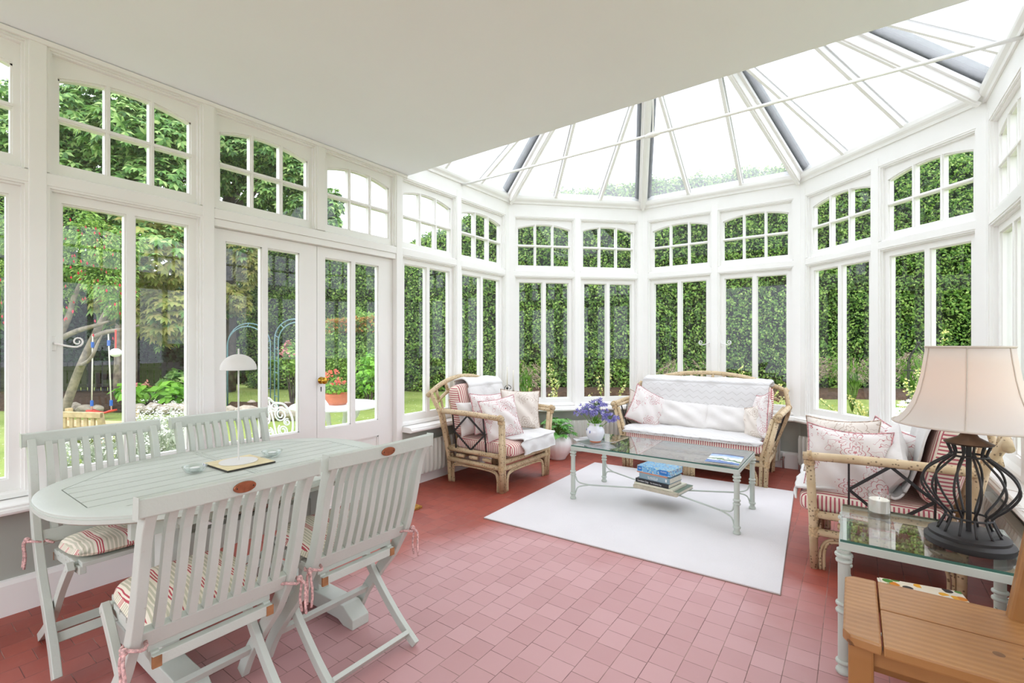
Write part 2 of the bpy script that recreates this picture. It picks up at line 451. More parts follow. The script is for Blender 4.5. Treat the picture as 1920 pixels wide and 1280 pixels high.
def upper_window(i, s0, s1):
    win_n[0] += 1
    fr = MB(wall_M(i)); z0, z1 = Z_TT + .002, Z_HB
    T0, T1 = -.095, -.045
    fw, rb = .048, .058
    zs, rise = 2.668, .052
    gl0, gl1 = s0 + fw, s1 - fw; gm = (gl0 + gl1) / 2; hw = (gl1 - gl0) / 2
    arch = lambda s_: zs + rise * (1 - ((s_ - gm) / hw) ** 2)
    for A in ((s0, T0, z0, s0 + fw, T1, z1), (s1 - fw, T0, z0, s1, T1, z1), (s0 + fw, T0, z0, s1 - fw, T1, z0 + rb)): fr.bx(*A)
    n = 14                                       # arched head
    for t0_, t1_, dz in ((T0, T1, 0), (T0, T1 - .012, -.010)):
        V = []; F = []
        for k in range(n + 1):
            s_ = gl0 + (gl1 - gl0) * k / n
            for t in (t0_, t1_):
                V.append((s_, t, arch(s_) + dz)); V.append((s_, t, z1))
        for k in range(n):
            b = k * 4; c = b + 4
            F += [(b, b + 2, c + 2, c), (b + 1, c + 1, c + 3, b + 3), (b, c, c + 1, b + 1), (b + 2, b + 3, c + 3, c + 2)]
        F += [(0, 1, 3, 2), (n * 4, n * 4 + 2, n * 4 + 3, n * 4 + 1)]
        fr.add(V, F)
    bw = .0125
    for k in (1, 2):
        s_ = gl0 + (gl1 - gl0) * k / 3; fr.bx(s_ - bw, T0 + .002, z0 + rb, s_ + bw, T1 - .0055, arch(s_) + .005)
        fr.bx(s_ - bw * .5, T0 + .001, z0 + rb, s_ + bw * .5, T1 + .0045, arch(s_) + .003)
    zm = 2.461
    fr.bx(gl0, T0, zm - bw, gl1, T1 - .004, zm + bw); fr.bx(gl0, T0, zm - bw * .5, gl1, T1 + .006, zm + bw * .5)
    for d, t in ((.022, -.022), (.012, -.008)):
        fr.bx(s0, T1, z0, s0 + d, t, z1); fr.bx(s1 - d, T1, z0, s1, t, z1); fr.bx(s0 + d, T1, z1 - d, s1 - d, t, z1)
    for A in ((gl0, T0, z0 + rb, gl0 + .008, T1 - .012, zs), (gl1 - .008, T0, z0 + rb, gl1, T1 - .012, zs), (gl0 + .008, T0, z0 + rb, gl1 - .008, T1 - .012, z0 + rb + .008)): fr.bx(*A)
    o = struct(fr.build('window_%d' % win_n[0], M_white))
    g = MB(wall_M(i)); V = []; F = []
    for k in range(n + 1):
        s_ = gl0 + (gl1 - gl0) * k / n
        for t in (-.080, -.076): V.append((s_, t, z0 + rb - .004)); V.append((s_, t, arch(s_) + .004))
    for k in range(n):
        b = k * 4; c = b + 4
        F += [(b, c, c + 1, b + 1), (b + 2, b + 3, c + 3, c + 2), (b, b + 2, c + 2, c), (b + 1, c + 1, c + 3, b + 3)]
    F += [(0, 1, 3, 2), (n * 4, n * 4 + 2, n * 4 + 3, n * 4 + 1)]
    g.add(V, F); g.build('glass', M_pane, o)
    return o
def bays(i):
    e0 = [CP] if not (i == 0) else [0.0]
    pts = POSTS[i]; lo = [p + .033 for p in pts]; hi = [p - .033 for p in pts]
    starts = (e0 + lo); ends = hi + [LENS[i] - (CP if i != 4 else 0)]
    return list(zip(starts, ends))
for i in range(5):
    for k, (s0, s1) in enumerate(bays(i)):
        if s1 - s0 < .3: continue
        mid = s0 + (s1 - s0) / 2
        isdoor = i == 0 and DOOR[0] - .01 < mid < DOOR[1] + .01
        if not isdoor:
            h = None
            if i == 0 and abs(s0 - (y_off + .547 + .033)) < .02: h = 1
            if i == 2: h = -1 if k == 0 else 1
            lower_window(i, s0, s1, h)
        upper_window(i, s0, s1)

# ------------------------------------------------------------------ the garden double doors
def door_leaf(n, s0, s1, g0, g1, knob):
    fr = MB(wall_M(0)); T0, T1 = -.10, -.055; z1 = 2.045; gt, gb = 1.968, .635
    fr.bx(s0, T0, .012, g0, T1, z1); fr.bx(g1, T0, .012, s1, T1, z1); fr.bx(g0, T0, gt, g1, T1, z1)
    m = (g0 + g1) / 2
    fr.bx(m - .019, T0, gb, m + .019, T1, gt); fr.bx(g0, T0, .50, g1, T1, gb); fr.bx(g0, T0, .012, g1, T1, .20)
    fr.bx(g0, T0 + .01, .2, g1, T1 - .018, .50)
    for a0, a1, b0, b1 in ((g0, g1, .2, .5),):
        for A in ((a0, T0, b0, a0 + .012, T1 - .006, b1), (a1 - .012, T0, b0, a1, T1 - .006, b1), (a0, T0, b1 - .012, a1, T1 - .006, b1), (a0, T0, b0, a1, T1 - .006, b0 + .012)): fr.bx(*A)
    for a0, a1 in ((g0, m - .019), (m + .019, g1)):
        for A in ((a0, T0, gb, a0 + .008, T1 - .012, gt), (a1 - .008, T0, gb, a1, T1 - .012, gt), (a0, T0, gt - .008, a1, T1 - .012, gt), (a0, T0, gb, a1, T1 - .012, gb + .008)): fr.bx(*A)
    o = struct(fr.build('door_%d' % n, M_white))
    g = MB(wall_M(0)); g.bx(g0 - .004, -.082, gb - .004, m - .015, -.078, gt + .004); g.bx(m + .015, -.082, gb - .004, g1 + .004, -.078, gt + .004)
    g.build('glass', M_pane, o)
    if knob:
        k = MB(Matrix.Translation(Vector((-.055, YB + knob, 1.012))) @ Matrix.Rotation(PI / 2, 4, 'Y'))
        k.lathe([(.001, 0), (.027, 0), (.027, .004), (.012, .008), (.009, .022), (.014, .028), (.024, .036), (.027, .046), (.024, .056), (.013, .062), (.001, .063)], 20)
        k.build('knob', M_brass, o, smooth=True)
        e = MB(wall_M(0)); e.bx(knob - .004, -.056, .935, knob + .004, -.053, .962, .001); e.bx(knob - .003, -.056, .925, knob + .003, -.053, .94); e.build('keyhole', M_dark, o)
    return o
md = y_off + 2.094
door_leaf(1, DOOR[0] + .002, md - .002, y_off + 1.352 * S, y_off + 1.835 * S, None)
door_leaf(2, md + .002, DOOR[1] - .002, y_off + 2.032 * S, y_off + 2.515 * S, md + .035)
mb = MB(wall_M(0)); mb.bx(DOOR[0], -.05, 2.047, DOOR[1], -.012, Z_TB, .004); mb.bx(DOOR[0], -.11, 2.047, DOOR[1], -.05, Z_TB)
mb.bx(DOOR[0], -.115, 0, DOOR[1], -.04, .010)
trim(mb)

# ------------------------------------------------------------------ the glass roof
APEX = Vector((WX / 2, P1.y - L / 2 - L / math.sqrt(2), 4.47))
RO = .0
EZ = Z_EAVE
rise = (APEX.z - EZ) / ((P1.y) - APEX.y)
def rp(i, s_, q):
    """point on roof facet i: s along the eave, q horizontal distance in from the wall line"""
    x, y = P(i, s_, q); return Vector((x, y, EZ + rise * q))
apo = P1.y - APEX.y
YR = 2.90                                      # the gable above the ceiling edge
facets = {0: (y_off + YR, LENS[0]), 1: (0, L), 2: (0, L), 3: (0, L), 4: (0, LENS[4] - y_off - YR)}
for i, (s0, s1) in facets.items():
    bars = MB(); gl = MB()
    up = Vector((INW[i].x * -rise, INW[i].y * -rise, 1)).normalized()
    def limit(s_):
        """how far up the slope (q) the facet reaches at s_"""
        if i in (1, 2, 3): return apo * (1 - abs(s_ - L / 2) / (L / 2))
        c = (LENS[0] - s_) if i == 0 else s_
        return min(apo, apo * c / (L / 2))
    if i in (1, 2, 3): ss = [L / 3, 2 * L / 3]
    elif i == 0: ss = [LENS[0] - L / 3 * k for k in (1, 2, 3, 4)]
    else: ss = [L / 3 * k for k in (1, 2, 3, 4)]
    for s_ in ss:
        if not (s0 < s_ < s1): continue
        a_, b_ = rp(i, s_, -.05), rp(i, s_, limit(s_))
        bars.beam(a_ + up * -.012, b_ + up * -.012, .030, .05, up); bars.beam(a_ + up * .02, b_ + up * .02, .05, .012, up)
    poly = [(s0, -.06)] + [(s1, -.06)]
    top = []
    if i in (1, 2, 3): poly = [(s0, -.06), (s1, -.06), (L / 2, apo)]
    elif i == 0: poly = [(s0, -.06), (s1, -.06), (LENS[0] - L / 2, apo), (s0, apo)]
    else: poly = [(s0, -.06), (s1, -.06), (s1, apo), (L / 2, apo)]
    A_ = [rp(i, *p) + up * .004 for p in poly]; B_ = [rp(i, *p) + up * .012 for p in poly]; n = len(A_)
    gl.add(A_ + B_, [tuple(range(n - 1, -1, -1)), tuple(range(n, 2 * n))] + [(k, (k + 1) % n, n + (k + 1) % n, n + k) for k in range(n)])
    win_n[0] += 1
    o = struct(bars.build('window_%d' % win_n[0], M_white)); gl.build('glass', M_roofglass, o)
for j in (1, 2, 3, 4):                          # hip rafters with lead flashing on the outside
    q = corner(j, -.07); e = Vector((q.x, q.y, EZ - .07 * rise)); q2 = corner(j, .10); f = Vector((q2.x, q2.y, EZ + .1 * rise))
    d = (APEX - e).normalized(); st = Vector((corner(j, .035).x, corner(j, .035).y, EZ - .05))
    mb = MB(); mb.beam(st, APEX + Vector((0, 0, -.05)), .055, .10, (0, 0, 1), .008); mb.beam(st + Vector((0, 0, .04)), APEX + Vector((0, 0, -.01)), .10, .03, (0, 0, 1), .004); mb.beam(st + Vector((0, 0, -.055)), APEX + Vector((0, 0, -.105)), .03, .03, (0, 0, 1), .006)
    trim(mb)
    side = d.cross(Vector((0, 0, 1))).normalized()
    mb = MB(); mb.beam(e + Vector((0, 0, .055)), APEX + Vector((0, 0, .055)), .19, .05, (0, 0, 1), .015)
    trim(mb, M_lead)
mb = MB(); mb.beam(APEX, (APEX.x, YR, APEX.z), .06, .14); trim(mb)
mb = MB(); mb.beam(APEX + Vector((0, 0, .06)), (APEX.x, YR, APEX.z + .06), .2, .04); trim(mb, M_lead)
# gable wall above the ceiling edge
mb = MB(); V = [(0, 0, Z_CEIL + .28), (WX, 0, Z_CEIL + .28), (WX, 0, EZ), (APEX.x, 0, APEX.z), (0, 0, EZ)]
y1 = YR; mb.add([(x, y1, z) for x, y, z in V] + [(x, y1 - .1, z) for x, y, z in V], [(0, 1, 2, 3, 4), (9, 8, 7, 6, 5)] + [(k, k + 5, (k + 1) % 5 + 5, (k + 1) % 5) for k in range(5)])
struct(mb.build('wall_gable', M_white))
# tie rod with its king rod
t = thing('tie_rod', 'long thin white metal rod spanning the room under the glass roof', 'tie rod', (WX / 2, 3.70, 2.935))
mb = MB(); mb.tube([(-WX / 2 - .01, 0, 0), (WX / 2 + .01, -.04, 0)], .0115, 10); mb.build('rod', M_white, t, smooth=True)
mb = MB(); mb.ball((0, -.02, 0), .022, 12, 8); mb.tube([(-.06, -.019, 0), (-.03, -.02, 0), (.03, -.02, 0), (.06, -.021, 0)], [.012, .019, .019, .012], 10); mb.build('knuckle', M_white, t, smooth=True)
mb = MB(); mb.tube([(0, -.02, 0), (0, -.01, APEX.z - 2.935)], .007, 8); mb.build('hanger_rod', M_white, t, smooth=True)
# ------------------------------------------------------------------ garden: from picture position and distance to a place
_fw = Vector((-math.sin(YAW), math.cos(YAW), 0)); _rt = Vector((math.cos(YAW), math.sin(YAW), 0)); _C = Vector(cam_o.location)
def at(u, v, d):
    return _C + (_fw + _rt * ((u - 960) / 893.) + Vector((0, 0, 1)) * ((643. - v) / 893.)) * d
def gnd(u, d, z=0.0):
    p = at(u, 643, d); p.z = z; return p

def leaf_mat(name, cols, rough=.55, trans=.35, spec=.35):
    t = NT(name)
    geo = t.n('ShaderNodeNewGeometry'); r = geo.outputs['Random Per Island']
    cr = t.n('ShaderNodeValToRGB'); e = cr.color_ramp.elements
    while len(e) < len(cols): e.new(.5)
    for k, c in enumerate(cols):
        e[k].position = k / max(1, len(cols) - 1); e[k].color = (*lin(c)[:3], 1)
    t.l(r, cr.inputs[0])
    b = t.n('ShaderNodeBsdfPrincipled'); t.l(cr.outputs[0], b.inputs['Base Color']); b.inputs['Roughness'].default_value = rough
    b.inputs['Specular IOR Level'].default_value = spec
    tl = t.n('ShaderNodeBsdfTranslucent'); t.l(cr.outputs[0], tl.inputs[0])
    mx = t.n('ShaderNodeMixShader'); mx.inputs[0].default_value = trans
    t.l(b.outputs[0], mx.inputs[1]); t.l(tl.outputs[0], mx.inputs[2]); t.l(mx.outputs[0], t.out.inputs[0])
    return t.m

def leaves(name, pos, nrm, size, mat, parent=None, aspect=.5, droop=.25, along=None):
    """many leaves in ONE mesh: pos, nrm (N,3), size (N); each leaf is a folded blade of two faces"""
    pos = np.asarray(pos, float); nrm = np.asarray(nrm, float); N = len(pos); size = np.broadcast_to(np.asarray(size, float), (N,))
    nrm = nrm / (np.linalg.norm(nrm, axis=1, keepdims=True) + 1e-9)
    if along is None:
        rv = nrs.normal(size=(N, 3)); along = rv - nrm * (rv * nrm).sum(1, keepdims=True)
    else:
        along = np.asarray(along, float); along = along - nrm * (along * nrm).sum(1, keepdims=True) * .6
    along = along / (np.linalg.norm(along, axis=1, keepdims=True) + 1e-9)
    side = np.cross(nrm, along); side /= (np.linalg.norm(side, axis=1, keepdims=True) + 1e-9)
    s = size[:, None]
    base = pos; tip = pos + along * s - nrm * s * droop
    mid = pos + along * s * .5 + nrm * s * .04
    l = mid + side * s * aspect * .5 - nrm * s * .10; r = mid - side * s * aspect * .5 - nrm * s * .10
    V = np.stack([base, l, tip, r, mid], 1).reshape(-1, 3)
    b = np.arange(N)[:, None] * 5
    F = np.concatenate([b + [0, 4, 1, 0], b + [4, 2, 1, 0], b + [0, 3, 4, 0], b + [3, 2, 4, 0]], 1).reshape(N * 4, 4)[:, :3]
    me = D.meshes.new(name); me.vertices.add(len(V)); me.vertices.foreach_set('co', V.ravel())
    me.loops.add(F.size); me.loops.foreach_set('vertex_index', F.ravel().astype(np.int32))
    me.polygons.add(len(F)); me.polygons.foreach_set('loop_start', np.arange(0, F.size, 3, dtype=np.int32))
    try: me.polygons.foreach_set('loop_total', np.full(len(F), 3, dtype=np.int32))
    except Exception: pass
    me.update(calc_edges=True); me.validate()
    me.materials.append(mat)
    o = D.objects.new(name, me); COL.objects.link(o)
    if parent is not None: o.parent = parent
    return o
def unit(n): 
    v = nrs.normal(size=(n, 3)); return v / np.linalg.norm(v, axis=1, keepdims=True)
def vnoise(x, y, seed=0):
    """cheap smooth noise"""
    return (np.sin(x * 1.7 + seed) * np.cos(y * 2.1 - seed * 1.3) + .5 * np.sin(x * 4.3 + y * 3.1 + seed * 2) + .3 * np.cos(x * 8.7 - y * 7.3 + seed)) / 1.8

M_bark = mat_simple('grey_bark', '8A7F6E', .85, var=.3, vscale=10, bstr=.5, bscale=30)
M_bark_dark = mat_simple('dark_bark', '4A4238', .9, var=.3, vscale=10, bstr=.5, bscale=30)
M_hedge = leaf_mat('hedge_leaf', ['2C4A18', '4A7428', '6B983A', '8DB24E', 'AFC76C'])
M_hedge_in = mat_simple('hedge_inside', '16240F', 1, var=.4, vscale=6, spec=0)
M_chest = leaf_mat('chestnut_leaf', ['375C2C', '547D3E', '709E4E', '98BB6B', 'B8CE82'])
M_chest_y = leaf_mat('turning_chestnut_leaf', ['7E9045', 'A3A656', 'B9AE68', 'B0B565', '8FA452'])
M_fuch = leaf_mat('fuchsia_leaf', ['4A7430', '6B983C', '92B553', 'AAC76A'])
M_red = leaf_mat('red_flower', ['B3202F', 'D8364A', 'C93048'], trans=.2)
M_pink = leaf_mat('pink_flower', ['D9858A', 'E8A5A0', 'C96B74'], trans=.2)
M_coral = leaf_mat('coral_flower', ['E4634E', 'F08068', 'E8877F'], trans=.2)
M_orange = leaf_mat('orange_tip_leaf', ['6E8A34', '9AA13F', 'B98A3C', 'C0763A', '5E8232'])
M_lime = leaf_mat('lime_leaf', ['5E9A2A', '7DB93B', '98CF52', '4C8426'])
M_dkleaf = leaf_mat('dark_evergreen_leaf', ['142A12', '20401A', '2C5222'])
M_ywf = leaf_mat('pale_yellow_flower', ['D8D27A', 'E6E0A0', 'C7C860', 'EDE9BE'], trans=.2)
M_whf = leaf_mat('white_flower', ['E9E8DD', 'F4F2EA', 'DAD9C8'], trans=.2)
M_grassy = leaf_mat('grass_blade', ['6E9A3C', '86AF4C', '5A8534'])
M_plume = leaf_mat('pinkish_grass_plume', ['8C7468', 'A68D80', 'B9A193', '77685C'])
M_silver = leaf_mat('silver_leaf', ['A9B29A', 'C0C7B2', '8E9A80'])
M_stone = mat_simple('pale_rough_stone', 'A89D8C', .9, var=.25, vscale=9, bstr=.6, bscale=14)
M_soil = mat_simple('brown_soil', '4A3A2D', 1, var=.35, vscale=14, bstr=.8, bscale=30, spec=.1)
M_iron_w = mat_simple('white_painted_iron', 'ECEDEA', .45, var=.02)
M_terra = mat_simple('terracotta', 'BE7250', .8, var=.15, vscale=12)
M_archm = mat_simple('blue_green_metal', '5E7E83', .5, var=.1)
M_fence = mat_simple('dark_stained_timber', '2E2D2A', .85, var=.25, vscale=12)
M_benchw = mat_simple('pale_bench_wood', 'B9A27A', .8, var=.15, vscale=14)

def lawn_mat():
    t = NT('mown_lawn')
    c = t.mix(t.ramp(t.noise(1.1, 4), .3, .7), '7A8C46', '98A45E')
    c = t.mix(t.math('MULTIPLY', t.ramp(t.noise(60, 3), .45, .7), .5), c, '647C3C')
    c = t.mix(t.math('MULTIPLY', t.ramp(t.noise(.6, 3), .55, .75), .45), c, 'A39E66')
    sp = t.n('ShaderNodeTexVoronoi'); sp.inputs['Scale'].default_value = 9; t.l(t.obj(), sp.inputs['Vector'])
    c = t.mix(t.math('LESS_THAN', sp.outputs[0], .10), c, 'E8E8DC')
    t.bsdf(c, .95, spec=.1, bump=t.noise(90, 3), bstr=.8)
    return t.m
mb = MB(); 
mb.grid(lambda a_, b_: (-26 + 60 * a_, -14 + 44 * b_, -.035 + .03 * math.sin(a_ * 40) * math.cos(b_ * 31)), 60, 50)
# keep the garden out of the room: cells under the floor are dropped
keep = []
for f in mb.f:
    cx = sum(mb.v[k][0] for k in f) / 4; cy = sum(mb.v[k][1] for k in f) / 4
    if not (.2 < cx < WX - .2 and cy < P1.y - .5): keep.append(f)
mb.f = keep; mb.mi = [0] * len(keep)
o = mb.build('lawn', lawn_mat(), smooth=True); o['kind'] = 'structure'
for v in o.data.vertices:
    if -.8 < v.co.x < WX + .8 and v.co.y < P1.y + .8: v.co.z = -.12

# ---- the tall hedge
def hedge(name, label, us, ds, tops, n_leaf, size, mat, thick=1.1, z0=0.0, seed=1, rough=.22, cat='hedge', inner=None):
    root = thing(name, label, cat)
    us = np.array(us, float); ds = np.array(ds, float); tops = np.array(tops, float)
    PT = np.array([gnd(u, d) for u, d in zip(us, ds)])[:, :2]
    seg = np.concatenate([[0], np.cumsum(np.linalg.norm(np.diff(PT, axis=0), axis=1))]); LT = seg[-1]
    def base(q):
        s_ = q * LT; x = np.interp(s_, seg, PT[:, 0]); y = np.interp(s_, seg, PT[:, 1]); e = .02
        dx = np.interp(np.minimum(s_ + e, LT), seg, PT[:, 0]) - np.interp(np.maximum(s_ - e, 0), seg, PT[:, 0]); dy = np.interp(np.minimum(s_ + e, LT), seg, PT[:, 1]) - np.interp(np.maximum(s_ - e, 0), seg, PT[:, 1])
        l_ = np.hypot(dx, dy) + 1e-9
        return x, y, dy / l_, -dx / l_, np.interp(s_, seg, tops), s_
    def surf(q, h):
        """h 0..1 up the face, 1..1.4 over the top"""
        x, y, nx, ny, top, s_ = base(q)
        hh = np.minimum(h, 1); over = np.clip((h - 1) / .4, 0, 1)
        z = z0 + (top - z0) * hh
        dsp = rough * vnoise(s_ * 1.3, z * 1.5, seed) + .12 * vnoise(s_ * 4.1, z * 4.7, seed + 3)
        back = over * thick
        zz = z + np.where(h > 1, .18 * vnoise(s_ * 3, over * 3, seed + 5), 0)
        r_ = np.clip((h - .93) / .07, 0, 1) * .18
        return np.stack([x + nx * (dsp - back - r_), y + ny * (dsp - back - r_), zz], -1), np.stack([nx * (1 - over * .8), ny * (1 - over * .8), .25 + over], -1)
    nu, nv = int(LT * 4) + 2, 26
    mb = MB()
    Q = np.linspace(0, 1, nu); Hh = np.linspace(0, 1.4, nv)
    V = []
    for h in Hh:
        p_, n_ = surf(Q, np.full(nu, h)); V += [tuple(r_) for r_ in (p_ - n_ * .16)]
    mb.add(V, [(j * nu + i, j * nu + i + 1, (j + 1) * nu + i + 1, (j + 1) * nu + i) for j in range(nv - 1) for i in range(nu - 1)])
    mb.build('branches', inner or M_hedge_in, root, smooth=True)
    q = nrs.rand(n_leaf); h = nrs.rand(n_leaf) * 1.12
    p_, n_ = surf(q, h)
    p_ = p_ + n_ * nrs.uniform(-.16, .10, (n_leaf, 1))
    leaves('foliage', p_, n_ + .75 * nrs.normal(size=(n_leaf, 3)), size * nrs.uniform(.6, 1.3, n_leaf), mat, root, aspect=.62)
    return root
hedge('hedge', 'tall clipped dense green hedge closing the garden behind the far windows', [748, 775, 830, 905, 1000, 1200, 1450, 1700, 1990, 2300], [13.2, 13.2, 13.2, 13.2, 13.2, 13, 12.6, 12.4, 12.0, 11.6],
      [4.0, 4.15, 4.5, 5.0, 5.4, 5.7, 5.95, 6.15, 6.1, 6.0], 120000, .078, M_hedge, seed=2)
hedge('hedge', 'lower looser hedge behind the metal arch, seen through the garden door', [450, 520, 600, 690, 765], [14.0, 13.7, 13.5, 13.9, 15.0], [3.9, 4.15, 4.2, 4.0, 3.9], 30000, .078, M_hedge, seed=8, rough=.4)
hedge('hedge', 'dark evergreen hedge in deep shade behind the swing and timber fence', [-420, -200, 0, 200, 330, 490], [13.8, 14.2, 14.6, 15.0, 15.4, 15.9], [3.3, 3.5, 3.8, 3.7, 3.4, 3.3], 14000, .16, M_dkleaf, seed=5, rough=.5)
hedge('clipped_shrub', 'clipped shrub with orange tipped top, behind the white garden table', [612, 650, 700, 732], [10.6, 10.4, 10.4, 10.6], [1.72, 1.85, 1.95, 1.9], 9000, .07, M_fuch, thick=.8, seed=6, rough=.2, cat='shrub')
for o in [c for c in D.objects if c.name.startswith('clipped_shrub')]:
    q = nrs.rand(1100); up_ = nrs.rand(1100); p_ = [at(612 + 120 * a_, 600 + 26 * b_ * b_ - 8 * a_, 10.3 + .25 * nrs.rand()) for a_, b_ in zip(q, up_)]
    leaves('new_growth', [tuple(v) for v in p_], np.array([0, -.5, 1.0]) + .7 * nrs.normal(size=(1100, 3)), .075, M_orange, o, aspect=.5)

# ---- trees
def tree(label, trunk, clumps, mat, n, size, name='tree', palm=0, mat2=None, frac2=0, bark=None, bough_r=.05):
    """trunk: lists of (point, radius) for stem and boughs; clumps: (centre, rx, ry, rz)"""
    root = thing(name, label, 'tree')
    tb = MB()
    for pts, rs in trunk: tb.tube(bez(pts, 5), list(np.interp(np.linspace(0, 1, (len(pts) - 1) * 5 + 1), np.linspace(0, 1, len(rs)), rs)), 9)
    tb.build('trunk', bark or M_bark, root, smooth=True)
    w_ = np.array([c[1] * c[3] for c in clumps]); w_ = w_ / w_.sum()
    Pp = []; Nn = []; Al = []
    for c, k in zip(clumps, (w_ * n).astype(int)):
        u_ = unit(k); rr = nrs.uniform(.55, 1.05, (k, 1)) ** .6
        q = np.array(c[0]) + u_ * rr * np.array(c[1:4])
        q[:, 2] += .25 * vnoise(q[:, 0] * 2, q[:, 1] * 2, 3)
        Pp.append(q); Nn.append(u_ * .5 + np.array([0, 0, .9]) + .35 * nrs.normal(size=(k, 3))); Al.append(u_ + np.array([0, 0, -.25]))
    Pp, Nn, Al = map(np.concatenate, (Pp, Nn, Al))
    if palm:                                   # each cluster is a hand of leaflets
        N = len(Pp); Pp = np.repeat(Pp, palm, 0); Nn = np.repeat(Nn, palm, 0); Al = np.repeat(Al, palm, 0)
        ang = np.tile(np.linspace(-1.9, 1.9, palm), N); nn = Nn / np.linalg.norm(Nn, axis=1, keepdims=True)
        al = Al - nn * (Al * nn).sum(1, keepdims=True); al /= np.linalg.norm(al, axis=1, keepdims=True) + 1e-9
        sd = np.cross(nn, al); Al = al * np.cos(ang)[:, None] + sd * np.sin(ang)[:, None]
        Nn = nn + .12 * nrs.normal(size=nn.shape)
        sz = size * np.tile(1 - .28 * np.abs(np.linspace(-1, 1, palm)), N) * np.repeat(nrs.uniform(.75, 1.25, N), palm)
        asp = .44
    else:
        sz = size * nrs.uniform(.7, 1.3, len(Pp)); asp = .5
    if mat2:
        c2 = np.array(frac2[0]); near = np.linalg.norm((Pp - c2) / np.array(frac2[1]), axis=1) < nrs.uniform(.6, 1.25, len(Pp)).repeat(1)
        if palm: near = np.repeat(near[::palm], palm)
        leaves('foliage', Pp[~near], Nn[~near], sz[~near], mat, root, aspect=asp, along=Al[~near], droop=.35)
        leaves('yellowing_foliage', Pp[near], Nn[near], sz[near], mat2, root, aspect=asp, along=Al[near], droop=.35)
    else:
        leaves('foliage', Pp, Nn, sz, mat, root, aspect=asp, along=Al, droop=.35)
    return root
def cl(u, v, d, rpx, rz=None, ry=None):
    r_ = rpx / 893. * d
    return (at(u, v, d), r_, r_ * (ry or .8), r_ * (rz or .6))
g = gnd
tree('large chestnut tree with broad leaves filling the left windows', [([g(235, 11.5), at(240, 500, 11.5), at(250, 330, 11.5), at(240, 150, 11.5)], [.24, .2, .17, .08]), ([at(245, 420, 11.5), at(150, 300, 11), at(60, 240, 10.5)], [.12, .08, .04]), ([at(250, 380, 11.5), at(340, 300, 11), at(380, 250, 10.5)], [.12, .08, .04])],
     [cl(140, 250, 10.3, 95), cl(240, 260, 10, 90), cl(330, 280, 10.4, 80), cl(170, 360, 10.6, 110), cl(290, 370, 10.4, 110), cl(60, 300, 10.6, 110), cl(-60, 330, 10.5, 140), cl(240, 200, 11, 110), cl(330, 230, 11, 80), cl(290, 480, 10, 95), cl(320, 590, 10.2, 75), cl(240, 560, 10.6, 70), cl(20, 440, 11, 110), cl(-40, 560, 11, 90), cl(140, 480, 11.2, 110), cl(30, 200, 11.5, 80, .4)],
     M_chest, 10500, .175, palm=7, mat2=M_chest_y, frac2=(at(310, 540, 10.2), (1.5, 1.5, 1.45)))
tree('chestnut tree with dark forked trunk behind the garden door', [([g(425, 13), at(428, 420, 13), at(440, 360, 13), at(470, 310, 12.8)], [.24, .2, .15, .08]), ([at(430, 420, 13), at(490, 330, 12.8), at(520, 280, 12.5)], [.16, .12, .05]), ([at(440, 350, 13), at(560, 340, 12.6), at(625, 385, 12.4)], [.08, .06, .02])],
     [cl(440, 290, 12.5, 60), cl(510, 290, 12.2, 62), cl(555, 330, 12.2, 42), cl(500, 370, 12.2, 45), cl(560, 385, 12.2, 32), cl(450, 250, 12.8, 60), cl(620, 380, 12.2, 24, 1), cl(625, 420, 12.1, 16, 1.2), cl(455, 470, 12.4, 42), cl(430, 560, 12.6, 45), cl(470, 500, 12.5, 34), cl(415, 330, 12.6, 50)],
     M_chest, 3300, .17, palm=7, mat2=M_chest_y, frac2=(at(450, 530, 12.4), (.9, .9, 1.1)), bark=M_bark_dark)
tree('leafy tree rising above the hedge at far right', [([g(1880, 15.5), at(1850, 350, 15.5), at(1830, 260, 15.5)], [.2, .15, .06])],
     [cl(1830, 290, 15.4, 75), cl(1760, 310, 15.6, 55), cl(1905, 280, 15.4, 80), cl(1690, 330, 15.6, 40)], M_chest, 6500, .2)
r = tree('twisted fuchsia tree with grey stems and hanging red flowers, by the swing', [([g(118, 8.6), at(150, 690, 8.6), at(182, 620, 8.6), at(205, 575, 8.6), at(240, 520, 8.6)], [.075, .065, .055, .04, .02]),
      ([g(100, 8.7), at(106, 700, 8.6), at(112, 640, 8.6), at(108, 590, 8.6), at(104, 500, 8.6)], [.095, .07, .05, .035, .02]), ([at(112, 635, 8.6), at(145, 620, 8.5), at(180, 610, 8.4), at(204, 602, 8.4)], [.05, .045, .035, .015]),
      ([at(112, 630, 8.6), at(130, 590, 8.6), at(140, 555, 8.6), at(175, 480, 8.6)], [.06, .05, .04, .015]), ([at(175, 632, 8.5), at(200, 622, 8.4), at(232, 617, 8.4), at(260, 610, 8.4)], [.045, .04, .03, .02]), ([at(150, 685, 8.5), at(170, 672, 8.4), at(185, 640, 8.4), at(192, 628, 8.4)], [.035, .03, .02, .01])],
      [cl(140, 430, 8.4, 52), cl(190, 450, 8.3, 55), cl(130, 500, 8.5, 50), cl(200, 520, 8.3, 55), cl(225, 560, 8.3, 32), cl(115, 560, 8.6, 30), cl(60, 460, 8.6, 60), cl(-10, 420, 8.6, 60), cl(235, 470, 8.4, 40), cl(0, 520, 8.7, 50)], M_fuch, 8500, .068)
fp = []
for k in range(150):
    fp.append(at(rnd.choice([rnd.uniform(105, 255), rnd.uniform(-40, 90)]), rnd.triangular(390, 640, 500), rnd.uniform(7.9, 8.4)))
leaves('red_flowers', fp, np.tile([1.0, -1, .1], (len(fp), 1)) + .4 * nrs.normal(size=(len(fp), 3)), .065, M_red, r, aspect=.5, along=np.tile([0, 0, -1.0], (len(fp), 1)))['kind'] = 'stuff'

